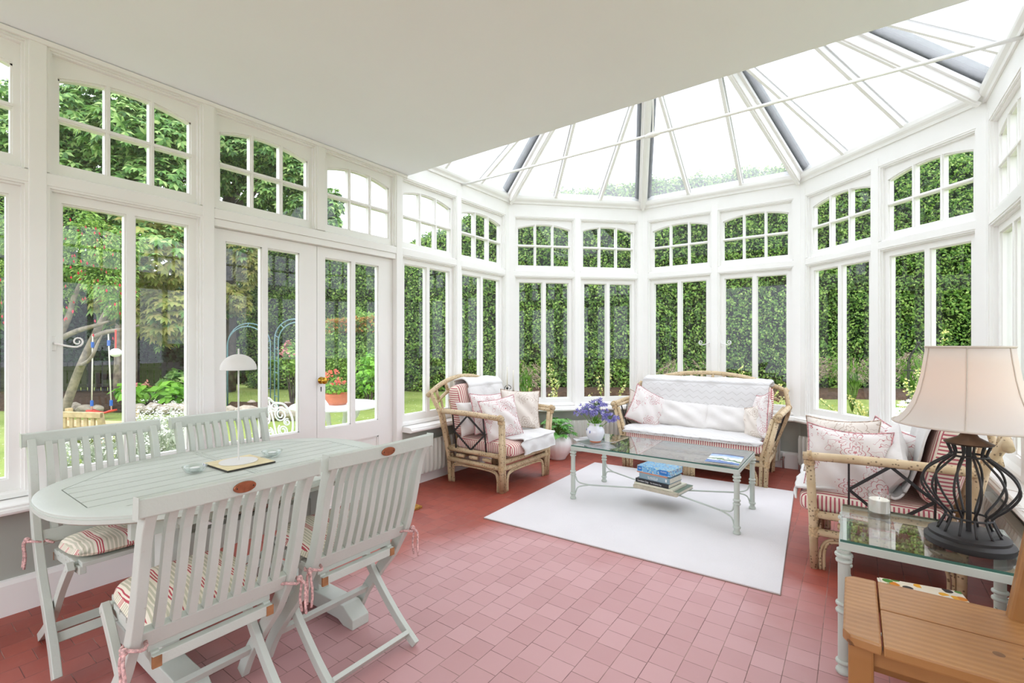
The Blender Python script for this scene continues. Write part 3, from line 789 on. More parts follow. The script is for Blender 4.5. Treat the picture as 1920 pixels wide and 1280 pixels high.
# ---- low planting
def bush(name, label, cat, u, v, d, rpx, mat, n, size, rz=1.0, stem=True, flowers=None, fn=0, fs=.05):
    root = thing(name, label, cat, g(u, d)); c = at(u, v, d) - g(u, d); r_ = rpx / 893. * d
    tb = MB()
    for k in range(5):
        an = k * 1.3; tb.tube([(0.03 * math.cos(an), .03 * math.sin(an), 0), (c.x * .5 + .1 * math.cos(an), c.y * .5 + .1 * math.sin(an), c.z * .6), (c.x + r_ * .5 * math.cos(an), c.y + r_ * .5 * math.sin(an), c.z)], [.015, .012, .005], 5)
    tb.build('stem', M_bark_dark, root)
    u_ = unit(n); q = np.array(c) + u_ * nrs.uniform(.3, 1.05, (n, 1)) ** .7 * np.array([r_, r_, r_ * rz]); q[:, 2] = np.maximum(q[:, 2], .02)
    leaves('foliage', q, u_ * .6 + np.array([0, 0, .7]) + .4 * nrs.normal(size=(n, 3)), size * nrs.uniform(.7, 1.3, n), mat, root, aspect=.6)
    if flowers:
        u_ = unit(fn); u_[:, 2] = np.abs(u_[:, 2]) * .8 + .1; q = np.array(c) + u_ * np.array([r_, r_, r_ * rz])
        P2_ = np.repeat(q, 4, 0) + .02 * nrs.normal(size=(fn * 4, 3))
        leaves('flowers', P2_, np.repeat(u_, 4, 0) + .6 * nrs.normal(size=(fn * 4, 3)), fs, flowers, root, aspect=.8)
    return root
bush('flowering_shrub', 'small shrub with pink flower heads beside the blue-green metal arch', 'shrub', 548, 672, 10.2, 24, M_fuch, 420, .085, 1.5, flowers=M_pink, fn=40, fs=.05)
bush('shrub', 'bright lime green leafy shrub behind the white ornate garden chair', 'shrub', 692, 700, 9.6, 24, M_lime, 420, .11, 1.6)
bush('broadleaf_plant', 'low plant with big glossy leaves and pink flowers along the stone edging', 'plant', 250, 733, 9.4, 28, M_lime, 170, .2, .6, flowers=M_pink, fn=6, fs=.09)
bush('broadleaf_plant', 'low big-leaved plant right of the pink flowering one', 'plant', 326, 735, 9.55, 33, M_lime, 200, .2, .55)
bush('fern', 'dark feathery fern behind the big-leaved plants', 'plant', 340, 712, 10.4, 34, M_chest, 300, .16, .6)
mb = MB(); 
def bed(name, pts, h):
    mb = MB(); q = [g(u, d) for u, d in pts]; c = sum(q, Vector()) / len(q); n = len(q)
    V = [(p.x, p.y, -.04) for p in q] + [(c.x + (p.x - c.x) * .8, c.y + (p.y - c.y) * .8, h) for p in q] + [(c.x, c.y, h * 1.2)]
    mb.add(V, [(i, (i + 1) % n, n + (i + 1) % n, n + i) for i in range(n)] + [(n + i, n + (i + 1) % n, 2 * n) for i in range(n)])
    o = mb.build(name, M_soil, smooth=True); o['kind'] = 'structure'; return o
bed('soil_bed', [(425, 8.7), (500, 8.3), (570, 8.2), (560, 9.6), (420, 9.8)], .12)
bed('soil_bed', [(-300, 9.6), (100, 9.3), (390, 9.2), (390, 12), (100, 12.6), (-300, 12.6)], .10)
bed('soil_bed', [(880, 11.2), (1200, 11.3), (1600, 11.2), (2100, 10.4), (2100, 12.5), (1500, 13), (880, 13)], .12)
def stone(u, d, r_, k):
    bm = bmesh.new(); bmesh.ops.create_icosphere(bm, subdivisions=2, radius=1)
    rr = random.Random(k * 13)
    A = [Vector((rr.uniform(-1, 1), rr.uniform(-1, 1), rr.uniform(-1, 1))).normalized() for _ in range(7)]
    for v in bm.verts:
        f = 1 + sum(max(0, v.co.normalized().dot(q) - .6) for q in A) * -.45 + .06 * math.sin(v.co.x * 7 + k)
        v.co = Vector((v.co.x * r_ * f * 1.2, v.co.y * r_ * f * .9, v.co.z * r_ * f * .75))
    me = D.meshes.new('stone'); bm.to_mesh(me); bm.free(); me.materials.append(M_stone)
    o = D.objects.new('stone', me); COL.objects.link(o); p = g(u, d); o.location = (p.x, p.y, r_ * .45); o.rotation_euler = (0, 0, k * 1.7)
    return o
for k, (u, d, r_) in enumerate([(262, 9.1, .13), (282, 9.0, .16), (300, 9.1, .12), (322, 9.05, .17), (342, 9.1, .13), (133, 9.0, .16), (160, 8.95, .14), (60, 9.2, .15), (180, 9.0, .12)]):
    tag(stone(u, d, r_, k), 'rough pale stone edging the planted bed beneath the chestnut tree', 'stone', 'stones edging the bed by the trees')
for k, (u, d, r_) in enumerate([(432, 8.5, .17), (462, 8.3, .2), (490, 8.2, .15), (515, 8.1, .2), (545, 8.1, .18), (568, 8.3, .15), (470, 9.5, .14), (500, 9.5, .12), (535, 9.4, .13)]):
    tag(stone(u, d, r_, k + 20), 'rough pale stone round the small soil bed under the metal arch', 'stone', 'stones round the bed under the arch')
# ------------------------------------------------------------------ shared furniture materials
def wood_paint(name, col, chip='8C7A5E'):
    t = NT(name)
    n = t.noise(5, 3); c = t.mix(t.ramp(n, .3, .7), tuple(x * .93 for x in lin(col)), col)
    n2 = t.n('ShaderNodeTexNoise'); n2.inputs['Scale'].default_value = 55; n2.inputs['Detail'].default_value = 4
    t.l(t.obj(), n2.inputs['Vector'])
    c = t.mix(t.math('MULTIPLY', t.ramp(n2.outputs[0], .70, .78), .35), c, chip)
    t.bsdf(c, .42, spec=.45, bump=t.noise(120, 2), bstr=.06)
    return t.m
M_sage = wood_paint('pale_sage_paint', 'C3C8BE')
M_groove = mat_simple('dark_groove', '5C625A', .9, var=0)
M_copper = mat_simple('copper_plate', 'B07052', .35, metal=.7, var=.15, vscale=60)
M_rawwood = mat_simple('bare_end_grain', '9C6B44', .7, var=.2, vscale=30)

def stripes(name, axis_top, axis_x, period, bands, base, bump=.08, ny_axis=None, rough=.9, aged=.05):
    """striped cloth: bands = [(from, to, colour)] inside one period; faces turned to +-x use another axis"""
    t = NT(name); tc_ = t.n('ShaderNodeTexCoord'); xyz = t.sepx(tc_.outputs['Object']); nn = t.sepx(tc_.outputs['Normal'])
    isx = t.math('GREATER_THAN', t.math('ABSOLUTE', nn[0]), .72)
    cx = t.math('ADD', t.math('MULTIPLY', xyz[axis_x], isx), t.math('MULTIPLY', xyz[axis_top], t.math('SUBTRACT', 1.0, isx)))
    cx = t.math('ADD', cx, t.math('MULTIPLY', t.math('SUBTRACT', t.noise(7, 2), .5), period * .25))
    ph = t.math('FRACT', t.math('ADD', t.math('DIVIDE', cx, period), 100.0))
    col = t.mix(t.ramp(t.noise(5, 3), .3, .7), tuple(v * (1 - aged) for v in lin(base)), base)
    for a_, b_, c_ in bands:
        col = t.mix(t.math('MULTIPLY', t.math('GREATER_THAN', ph, a_), t.math('LESS_THAN', ph, b_)), col, c_)
    weave = t.noise(260, 2); fold = t.noise(9, 2)
    t.bsdf(col, rough, spec=.15, bump=t.math('ADD', t.math('MULTIPLY', weave, .12), fold), bstr=.25, bdist=.012)
    return t.m
M_pad = stripes('faded_red_stripe_pad', 0, 1, .092, [(.02, .07, 'B5545C'), (.11, .155, 'B5545C'), (.20, .245, 'B5545C'), (.34, .40, 'BDB9A2'), (.45, .53, 'C6C2AD'), (.58, .66, 'BDB9A2'), (.71, .79, 'C6C2AD'), (.85, .91, 'BDB9A2')], 'E6DDCB')
M_tick = stripes('red_ticking_back', 0, 2, .0205, [(.0, .42, 'B4606A')], 'EBDFCF')
M_tick_seat = stripes('red_ticking_seat', 0, 1, .0205, [(.0, .42, 'B4606A')], 'EBDFCF')
M_cloth = mat_simple('white_cotton_throw', 'DAD8D5', .95, var=.02, vscale=5, bstr=.35, bscale=22, spec=.1)
M_linen = mat_simple('white_linen_pillow', 'DCD8D4', .95, var=.03, vscale=6, bstr=.7, bscale=11, spec=.1)
def zigzag_mat():
    t = NT('white_quilted_zigzag'); x = t.sepx()
    zz = t.math('ABSOLUTE', t.math('SUBTRACT', t.math('FRACT', t.math('DIVIDE', x[0], .085)), .5))
    yy = t.math('ADD', x[1], x[2])
    ph = t.math('FRACT', t.math('ADD', t.math('DIVIDE', yy, .075), t.math('ADD', t.math('MULTIPLY', zz, 1.0), 40.0)))
    line = t.math('LESS_THAN', t.math('ABSOLUTE', t.math('SUBTRACT', ph, .5)), .07)
    c = t.mix(t.math('MULTIPLY', line, .5), 'D6D4D2', 'B9B5B1')
    t.bsdf(c, .95, spec=.1, bump=t.math('SUBTRACT', t.math('MULTIPLY', t.noise(10, 2), 1.2), line), bstr=.35, bdist=.01)
    return t.m
M_quilt = zigzag_mat()
def toile(name, ink, base, scale=6.0, k=.8):
    """line drawn flowers and leafy sprays"""
    t = NT(name)
    vo = t.n('ShaderNodeTexVoronoi', feature='F1'); vo.inputs['Scale'].default_value = scale; vo.inputs['Randomness'].default_value = .75
    warp = t.n('ShaderNodeTexNoise'); warp.inputs['Scale'].default_value = 9; t.l(t.obj(), warp.inputs['Vector'])
    va = t.n('ShaderNodeVectorMath', operation='MULTIPLY_ADD'); t.l(warp.outputs['Color'], va.inputs[0]); va.inputs[1].default_value = (.05, .05, .05); t.l(t.obj(), va.inputs[2])
    fl = t.n('ShaderNodeVectorMath', operation='MULTIPLY'); t.l(va.outputs[0], fl.inputs[0]); fl.inputs[1].default_value = (1, .05, 1)
    t.l(fl.outputs[0], vo.inputs['Vector'])
    df = t.n('ShaderNodeVectorMath', operation='SUBTRACT'); t.l(fl.outputs[0], df.inputs[0]); t.l(vo.outputs['Position'], df.inputs[1])
    d3 = t.sepx(df.outputs[0]); an = t.math('ARCTAN2', d3[2], d3[0]); r_ = t.math('MULTIPLY', vo.outputs['Distance'], 1.0)
    lines = None
    for R_, n_, am, wd in ((.36, 6, .30, .014), (.22, 6, .35, .014), (.09, 5, .2, .018), (.50, 11, .16, .011)):
        pr = t.math('MULTIPLY', t.math('ADD', t.math('MULTIPLY', t.math('ABSOLUTE', t.math('COSINE', t.math('MULTIPLY', an, n_ / 2))), am), 1 - am), R_)
        q = t.math('LESS_THAN', t.math('ABSOLUTE', t.math('SUBTRACT', r_, pr)), wd)
        lines = q if lines is None else t.math('MAXIMUM', lines, q)
    veins = t.math('MULTIPLY', t.math('LESS_THAN', t.math('ABSOLUTE', t.math('SINE', t.math('MULTIPLY', an, 9.0))), .10), t.math('MULTIPLY', t.math('GREATER_THAN', r_, .12), t.math('LESS_THAN', r_, .30)))
    lines = t.math('MAXIMUM', lines, veins)
    n2 = t.noise(scale * 2.2, 2, fl.outputs[0]); spray = t.math('LESS_THAN', t.math('ABSOLUTE', t.math('SUBTRACT', t.math('FRACT', t.math('MULTIPLY', n2, 6.0)), .5)), .035)
    spray = t.math('MULTIPLY', spray, t.math('GREATER_THAN', r_, .50)); lines = t.math('MAXIMUM', lines, spray)
    gap = t.math('LESS_THAN', t.noise(4.2, 1), .56)
    c = t.mix(t.math('MULTIPLY', t.math('MULTIPLY', lines, gap), k), base, ink)
    t.bsdf(c, .95, spec=.1, bump=t.noise(12, 2), bstr=.3)
    return t.m
M_toile = toile('red_toile', 'B24A54', 'E0DAD6', 6.5)
M_toile_b = toile('beige_toile', 'A8917F', 'DDD4CA', 5.5, .7)
M_pipe = mat_simple('twisted_piping', 'C98F92', .9, var=.4, vscale=90)
M_pipe_b = mat_simple('beige_piping', 'B9A390', .9, var=.4, vscale=90)
M_tie = mat_simple('striped_tie_tape', 'D3A9A4', .9, var=.35, vscale=120)

# ------------------------------------------------------------------ folding dining chairs
def side_member(mb, curve, depth, x0, x1, n=6):
    """flat member sawn to a curve in the side (y, z) plane, thickness x0..x1"""
    c = [Vector((0, p[0], p[1])) for p in curve]; c = bez(c, n)
    A = []; B = []
    for i, p in enumerate(c):
        d = (c[min(i + 1, len(c) - 1)] - c[max(i - 1, 0)]).normalized(); nn = Vector((0, -d.z, d.y))
        A.append(p + nn * depth / 2); B.append(p - nn * depth / 2)
    lo = min(range(len(c)), key=lambda k: c[k].z)
    m = len(c); V = []
    for x in (x0, x1):
        V += [(x, q.y, max(q.z, 0)) for q in A] + [(x, q.y, max(q.z, 0)) for q in B]
    F = []
    for i in range(m - 1):
        F += [(i, i + 1, m + i + 1, m + i), (2 * m + i, 3 * m + i, 3 * m + i + 1, 2 * m + i + 1), (i, 2 * m + i, 2 * m + i + 1, i + 1), (m + i, m + i + 1, 3 * m + i + 1, 3 * m + i)]
    F += [(0, m, 3 * m, 2 * m), (m - 1, 3 * m - 1, 4 * m - 1, 2 * m - 1)]
    mb.add(V, F)
    return c
UP = [(-.008, .875), (.030, .79), (.072, .62), (.112, .495), (.155, .42), (.20, .35), (.29, .245), (.385, .125), (.445, .022)]
def up_q(z):
    for (q0, z0), (q1, z1) in zip(UP, UP[1:]):
        if z0 >= z >= z1: return q0 + (q1 - q0) * (z0 - z) / (z0 - z1)
    return UP[0][0]
def folding_chair(label):
    t = thing('folding_chair', label, 'chair', group='sage folding dining chairs')
    for s in (-1, 1):
        mb = MB(); side_member(mb, UP, .044, s * .235, s * .207); mb.build('back_upright', M_sage, t, bev=.003)
        mb = MB(); side_member(mb, [(.012, .012), (.13, .095), (.264, .215), (.37, .335), (.490, .452)], .036, s * .203, s * .180)
        mb.tube([(s * .206, .478, .435), (s * .17, .478, .435)], .006, 8); mb.build('leg', M_sage, t, bev=.002)
    mb = MB(); pts = 12
    # top rail, slightly curved in plan
    V = []; F = []
    for k in range(pts + 1):
        x = -.252 + .504 * k / pts; dy = -.012 * (1 - (x / .252) ** 2)
        for yy, zz in ((-.026, .855), (.010, .850), (.003, .905), (-.030, .907)): V.append((x, yy + dy, zz))
    for k in range(pts):
        for j in range(4): F.append((k * 4 + j, k * 4 + (j + 1) % 4, k * 4 + 4 + (j + 1) % 4, k * 4 + 4 + j))
    F += [(0, 1, 2, 3), (pts * 4 + 3, pts * 4 + 2, pts * 4 + 1, pts * 4)]
    mb.add(V, F); mb.build('top_rail', M_sage, t, bev=.004)
    mb = MB(Matrix.Translation(Vector((.0, -.0425, .880))) @ Matrix.Rotation(R(93), 4, 'X')); mb.lathe([(.001, .004), (.03, .004), (.032, .002), (.032, -.002)], 24, squash=lambda t_, z_: 1); 
    mb.v = [(p[0], p[1], .880 + (p[2] - .880) * .52) for p in mb.v]
    pl = mb.build('maker_plate', M_copper, t, smooth='auto')
    for s in (-1, 1):
        mb = MB(); mb.ball((s * .023, -.0455, .880), .0025, 6, 4); mb.build('screw', M_dark, pl)
    for k in range(9):
        x = -.166 + .332 * k / 8
        mb = MB(); side_member(mb, [(-.004, .862), (.030, .79), (.072, .62), (.108, .505)], .022, x - .0110, x + .0110, 3)
        mb.build('slat', M_sage, t)
    mb = MB(); q0, q1 = up_q(.507), up_q(.45); mb.beam((-.207, (q0 + q1) / 2, .478), (.207, (q0 + q1) / 2, .478), .026, .058, (0, -.42, 1), .003); mb.build('lower_rail', M_sage, t)
    # seat of boards
    mb = MB()
    for k in range(6):
        y0 = .155 + k * .062; wd = .176 if k < 5 else .165
        mb.bx(-wd, y0, .412 + k * .0065, wd, y0 + .057, .430 + k * .0065, .003)
    for s in (-1, 1): mb.beam((s * .161, .145, .399), (s * .161, .515, .432), .022, .030, b=.003)
    st = mb.build('seat', M_sage, t)
    mb = MB(); mb.bx(-.172, .128, .376, .172, .156, .408, .003); mb.build('seat_rail', M_sage, st)
    for s in (-1, 1):
        mb = MB(); mb.bx(s * .1735, .126, .374, s * .150, .135, .406); mb.build('bare_wood_end', M_rawwood, st)
    mb = MB(); mb.beam((-.208, .368, .142), (.208, .368, .142), .020, .036, (0, -.6, 1), .002); mb.build('stretcher', M_sage, t)
    mb = MB(); mb.beam((-.182, .055, .048), (.182, .055, .048), .018, .040, (0, -.75, 1), .002); mb.build('stretcher', M_sage, t)
    return t
def pad(label):
    """tied seat pad with striped cover"""
    t = thing('seat_cushion', label, 'cushion', group='striped cushions on the folding chairs')
    mb = MB(); nu = 22
    def f(u_, v_, top):
        a_ = u_ * 2 - 1; b_ = v_ * 2 - 1
        x = a_ * .183; y = .158 + (b_ + 1) / 2 * .372
        e = max(abs(a_), abs(b_)); rr = (abs(a_) ** 4 + abs(b_) ** 4) ** .25
        if rr > 1: x /= rr; y = .344 + (y - .344) / rr
        h = (1 - min(1, rr) ** 5) ** .5
        z = .470 + .018 * b_ + (top * (.042 if top > 0 else .020) * h) + (.004 * math.sin(x * 40) * math.cos(y * 33) * h if top > 0 else 0)
        return (x, y, z)
    mb.grid(lambda u_, v_: f(u_, v_, 1), nu, nu); mb.grid(lambda u_, v_: f(1 - u_, v_, -1), nu, nu)
    mb.build('cover', M_pad, t, smooth=True)
    for s in (-1, 1):
        mb = MB(); c = Vector((s * .221, .112, .475))
        ring = [(c.x + .027 * math.cos(a_), c.y + .036 * math.sin(a_), c.z - .004 + .006 * math.sin(a_ * 2)) for a_ in [2 * PI * k / 14 for k in range(15)]]
        mb.tube(ring, .005, 6); mb.tube([(s * .18, .175, .462), (s * .195, .15, .468), (s * .2, .13, .472)], .005, 6)
        for e in (-1, 1):
            mb.tube(bez([(c.x + s * .026, c.y - .02, c.z), (c.x + s * .035, c.y - .03 + e * .012, c.z - .02), (c.x + s * .032, c.y - .03 + e * .016, c.z - .07), (c.x + s * .036, c.y - .032 + e * .014, c.z - .12)], 5), .0045, 6)
        mb.ball((c.x + s * .027, c.y - .02, c.z), .011, 8, 6)
        mb.build('tie', M_tie, t, smooth=True)
    return t
pc = folding_chair('sage folding chair at the near side of the table, nearest the camera at lower left')
pp = pad('striped pad on the sage chair nearest the camera at lower left')
# local +y points to the table
place = [(1.805, .675, R(90) + R(0), None, None),
         (1.783, 1.222, R(90), 'sage folding chair at the near side of the table, nearest the armchair', 'striped pad on the near side sage chair closest to the rug'),
         (.385, .682, R(-90), 'sage folding chair on the window side, beside the left wall window', 'striped pad on the window side chair at the far left end of the table'),
         (.385, 1.235, R(-90), 'sage folding chair on the window side, backing on to the garden doors', 'striped pad on the chair backing on to the garden doors')]
for k, (x, y, rz, l1, l2) in enumerate(place):
    for o, l in ((pc, l1), (pp, l2)):
        q = o if l is None else copy_tree(o)
        if l: q['label'] = l
        q.location = (x, y, 0); q.rotation_euler = (0, 0, rz)

# ------------------------------------------------------------------ oval table
TX, TY, TZ = .985, 1.045, .735
HX, HY = .512, .672
def oval(n=64, k=0.0, p=2.35):
    o = []
    for i in range(n):
        t_ = 2 * PI * i / n; c_, s_ = math.cos(t_), math.sin(t_)
        o.append(((HX - k) * math.copysign(abs(c_) ** (2 / p), c_), (HY - k) * math.copysign(abs(s_) ** (2 / p), s_)))
    return o
t = thing('dining_table', 'oval slatted garden style dining table painted pale sage', 'table', (TX, TY, 0))
mb = MB(); rings = [(oval(64, .012), TZ - .034), (oval(64, 0), TZ - .026), (oval(64, 0), TZ - .012)]
V = [(x, y, z) for o_, z in rings for x, y in o_]; n = 64
F = [(j * n + i, j * n + (i + 1) % n, (j + 1) * n + (i + 1) % n, (j + 1) * n + i) for j in range(2) for i in range(n)] + [tuple(range(n - 1, -1, -1)), tuple(range(2 * n, 3 * n))]
mb.add(V, F); top = mb.build('tabletop', M_sage, t, smooth='auto')
INH = [(-.425, -.012), (-.425, -.32), (-.17, -.57), (.17, -.57), (.425, -.32), (.425, -.012)]
for sg in (-1, 1):                              # each half: rim round a field of boards
    inner = [(x, y * -sg) for x, y in INH] if sg > 0 else INH
    seam = .0015
    outer = [(x, y) for x, y in oval(128, .004) if y * sg > seam]
    ctr = Vector((0, .29 * sg))
    def hit(poly, a_):
        d = Vector((math.cos(a_), math.sin(a_))); best = None
        for i in range(len(poly)):
            p, q = Vector(poly[i]) - ctr, Vector(poly[(i + 1) % len(poly)]) - ctr; e = q - p
            den = d.x * e.y - d.y * e.x
            if abs(den) < 1e-9: continue
            tt = (p.x * e.y - p.y * e.x) / den; uu = (p.x * d.y - p.y * d.x) / den
            if tt > 0 and -1e-6 <= uu <= 1 + 1e-6 and (best is None or tt < best): best = tt
        return ctr + d * (best or 0)
    full = sorted(outer, key=lambda p: math.atan2(p[1] - ctr.y, p[0] - ctr.x))
    xs = max(p[0] for p in outer)
    poly_o = sorted(full + [(HX - .004, seam * sg), (-(HX - .004), seam * sg)], key=lambda p: math.atan2(p[1] - ctr.y, p[0] - ctr.x))
    angs = sorted([math.atan2(p[1] - ctr.y, p[0] - ctr.x) for p in poly_o] + [math.atan2(p[1] - ctr.y, p[0] - ctr.x) for p in inner])
    m = len(angs); mb = MB(); V = []
    for a_ in angs:
        o1 = hit(poly_o, a_); i1 = hit(inner, a_)
        V += [(o1.x, o1.y, TZ - .0125), (o1.x, o1.y, TZ - .002), (o1.x * .992, o1.y if abs(o1.y) < .01 else o1.y * .994, TZ), (i1.x, i1.y, TZ), (i1.x, i1.y, TZ - .0125)]
    F = []
    for i in range(m):
        b, c = i * 5, ((i + 1) % m) * 5
        F += [(b + j, c + j, c + j + 1, b + j + 1) for j in range(4)]
    mb.add(V, F); mb.build('rim', M_sage, t, smooth='auto', angle=30)
    nb = 10; wd = .85 / nb
    for k in range(nb):
        x0 = -.425 + k * wd + .003; x1 = x0 + wd - .006
        ye = lambda x: .32 + .25 * max(0, (.425 - abs(x)) / .255) if abs(x) > .17 else .57
        y0, y1 = ye(x0) - .004, ye(x1) - .004
        pol = [(x0, .016 * sg), (x1, .016 * sg), (x1, y1 * sg)] + ([((-.17 if x0 < -.17 < x1 else .17), .566 * sg)] if (x0 < -.17 < x1 or x0 < .17 < x1) else []) + [(x0, y0 * sg)]
        mb = MB(); mb.prism(pol if sg > 0 else pol[::-1], TZ - .0125, TZ - .0008); mb.build('board', M_sage, t)
mb = MB(); mb.prism([(-.427, -.322), (-.171, -.572), (.171, -.572), (.427, -.322), (.427, .322), (.171, .572), (-.171, .572), (-.427, .322)], TZ - .0124, TZ - .0116); mb.build('groove', M_groove, top)
for sg in (-1, 1):
    y = .325 * sg
    mb = MB(); 
    poly = [(-.47, 0), (-.40, 0), (-.36, .018), (.36, .018), (.40, 0), (.47, 0), (.47, .045), (.40, .09), (-.40, .09), (-.47, .045)]
    V = [(x, y - .045, z) for x, z in poly] + [(x, y + .045, z) for x, z in poly]; n = len(poly)
    mb.add(V, [tuple(range(n)), tuple(range(2 * n - 1, n - 1, -1))] + [(i, n + i, n + (i + 1) % n, (i + 1) % n) for i in range(n)])
    mb.build('foot', M_sage, t, bev=.004)
    for x in (.034, .145):
        mb = MB(); mb.bx(x - .035, y - .03, .088, x + .035, y + .03, .655, .004); mb.build('leg', M_sage, t)
    mb = MB(); mb.bx(-.40, y - .04, .655, .40, y + .04, TZ - .034, .004); mb.build('bearer', M_sage, t)
    mb = MB(); mb.bx(.05, y - .018, .30, .11, y + .018, .60, .004); mb.build('panel', M_sage, t)
mb = MB(); mb.bx(.055, -.31, .42, .105, .31, .52, .004); mb.build('stretcher', M_sage, t)
for x in (-.33, .34):
    mb = MB(); mb.bx(x - .015, -.50, .64, x + .015, .50, TZ - .034, .003); mb.build('apron', M_sage, t)

# things on the table
M_paleiron = mat_simple('pale_grey_enamel', 'D9D7D2', .45, var=.02)
M_cork = mat_simple('cream_mat', 'DDCFA6', .85, var=.08, vscale=20)
M_glassobj = mat_glass('clear_glass_dish', (.93, .96, .95), f0=.10)
M_matedge = mat_simple('dark_mat_edge', '3B3933', .9, var=.2, vscale=60)
t = thing('place_mat', 'square cream mat with dark edges under the small table lamp', 'mat', (.958, 1.066, TZ), R(1))
mb = MB(); mb.bx(-.118, -.107, 0, .118, .107, .007); mb.build('underside', M_matedge, t)
mb = MB(); mb.bx(-.116, -.105, .007, .116, .105, .0095, .001); mb.build('surface', M_cork, t)
t = thing('table_lamp', 'small pale metal lamp with domed shade on the oval dining table', 'lamp', (.952, 1.064, TZ + .0095))
mb = MB(); mb.lathe([(.001, 0), (.079, 0), (.081, .002), (.079, .005), (.012, .0075), (.001, .0075)], 40); mb.build('base', M_paleiron, t, smooth='auto')
mb = MB(); mb.tube([(0, 0, .006), (0, 0, .53)], .0038, 10); mb.build('stem', M_paleiron, t, smooth='auto')
mb = MB(); prof = [(.0765 * math.cos(a_), .432 + .072 * math.sin(a_)) for a_ in [PI / 2 * k / 12 for k in range(13)]]
mb.lathe(prof + [(p[0] * .975, p[1] - .0015) for p in reversed(prof)], 36, cap=False); mb.build('lamp_shade', M_paleiron, t, smooth=True)
d1 = thing('glass_dish', 'low clear glass tealight dish left of the small table lamp', 'dish', (.953, .882, TZ), group='clear glass dishes on the dining table')
mb = MB(); mb.lathe([(.001, 0), (.028, 0), (.036, .006), (.047, .026), (.048, .029), (.044, .029), (.034, .012), (.024, .008), (.001, .008)], 28); mb.build('bowl', M_glassobj, d1, smooth=True)
mb = MB(); mb.lathe([(.001, .009), (.019, .009), (.019, .021), (.001, .021)], 20); mb.build('tealight', M_iron_w, d1, smooth='auto')
dup(d1, 'low clear glass tealight dish right of the small table lamp', (.934, 1.232, TZ))
# ------------------------------------------------------------------ rattan suite
def rattan_mat():
    t = NT('speckled_rattan_pole'); 
    c = t.mix(t.ramp(t.noise(9, 4), .3, .7), 'B8A17D', 'CFBA97')
    vo = t.n('ShaderNodeTexVoronoi'); vo.inputs['Scale'].default_value = 58; t.l(t.obj(), vo.inputs['Vector'])
    fleck = t.math('MULTIPLY', t.math('LESS_THAN', vo.outputs['Distance'], .30), t.math('GREATER_THAN', t.sepx(vo.outputs['Color'])[0], .45))
    c = t.mix(t.math('MULTIPLY', fleck, .75), c, '5A4533')
    c = t.mix(t.math('MULTIPLY', t.ramp(t.noise(22, 3), .55, .8), .35), c, 'A78A62')
    t.bsdf(c, .5, spec=.4, bump=t.noise(45, 3), bstr=.2, bdist=.006)
    return t.m
M_rat = rattan_mat()
M_bind = mat_simple('cane_binding', 'BFA47C', .6, var=.25, vscale=90, bstr=.4, bscale=150)
M_black = mat_simple('black_iron', '22201F', .5, var=.1)
M_foam = mat_simple('seat_deck_webbing', '8A7A66', .9)

def soft_box(fn_w, nx, ny, nz, x, y, z, p=5.0, puff=.0):
    """cushion block: superellipsoid of half sizes x, y, z"""
    mb = MB(); nu, nv = 40, 20
    V = []; F = []
    for j in range(nv + 1):
        b_ = -PI / 2 + PI * j / nv
        for i in range(nu):
            a_ = 2 * PI * i / nu
            cb, sb, ca, sa = math.cos(b_), math.sin(b_), math.cos(a_), math.sin(a_)
            e = 2 / p; s_ = lambda v, k: math.copysign(abs(v) ** k, v)
            V.append((x * s_(cb, e) * s_(ca, e), y * s_(cb, e) * s_(sa, e), z * s_(sb, 2 / 3.2)))
    for j in range(nv):
        for i in range(nu): F.append((j * nu + i, j * nu + (i + 1) % nu, (j + 1) * nu + (i + 1) % nu, (j + 1) * nu + i))
    return V, F
def cushion_block(name, mat, parent, c, half, rot=(0, 0, 0), axis='z', p=6, dent=.006):
    x, y, z = half
    if axis == 'z': V, F = soft_box(None, 0, 0, 0, x, y, z, p)
    else:
        V, F = soft_box(None, 0, 0, 0, x, z, y, p); V = [(a_, c_, b_) for a_, b_, c_ in V]; F = [f[::-1] for f in F]
    V = [(q[0] + dent * math.sin(q[1] * 17 + q[2] * 9), q[1] + dent * math.sin(q[0] * 13), q[2] + dent * math.sin(q[0] * 11 + q[1] * 14)) for q in V]
    M = Matrix.Translation(Vector(c)) @ Matrix.Rotation(rot[2], 4, 'Z') @ Matrix.Rotation(rot[1], 4, 'Y') @ Matrix.Rotation(rot[0], 4, 'X')
    mb = MB(M); mb.add(V, F)
    return mb.build(name, mat, parent, smooth=True)

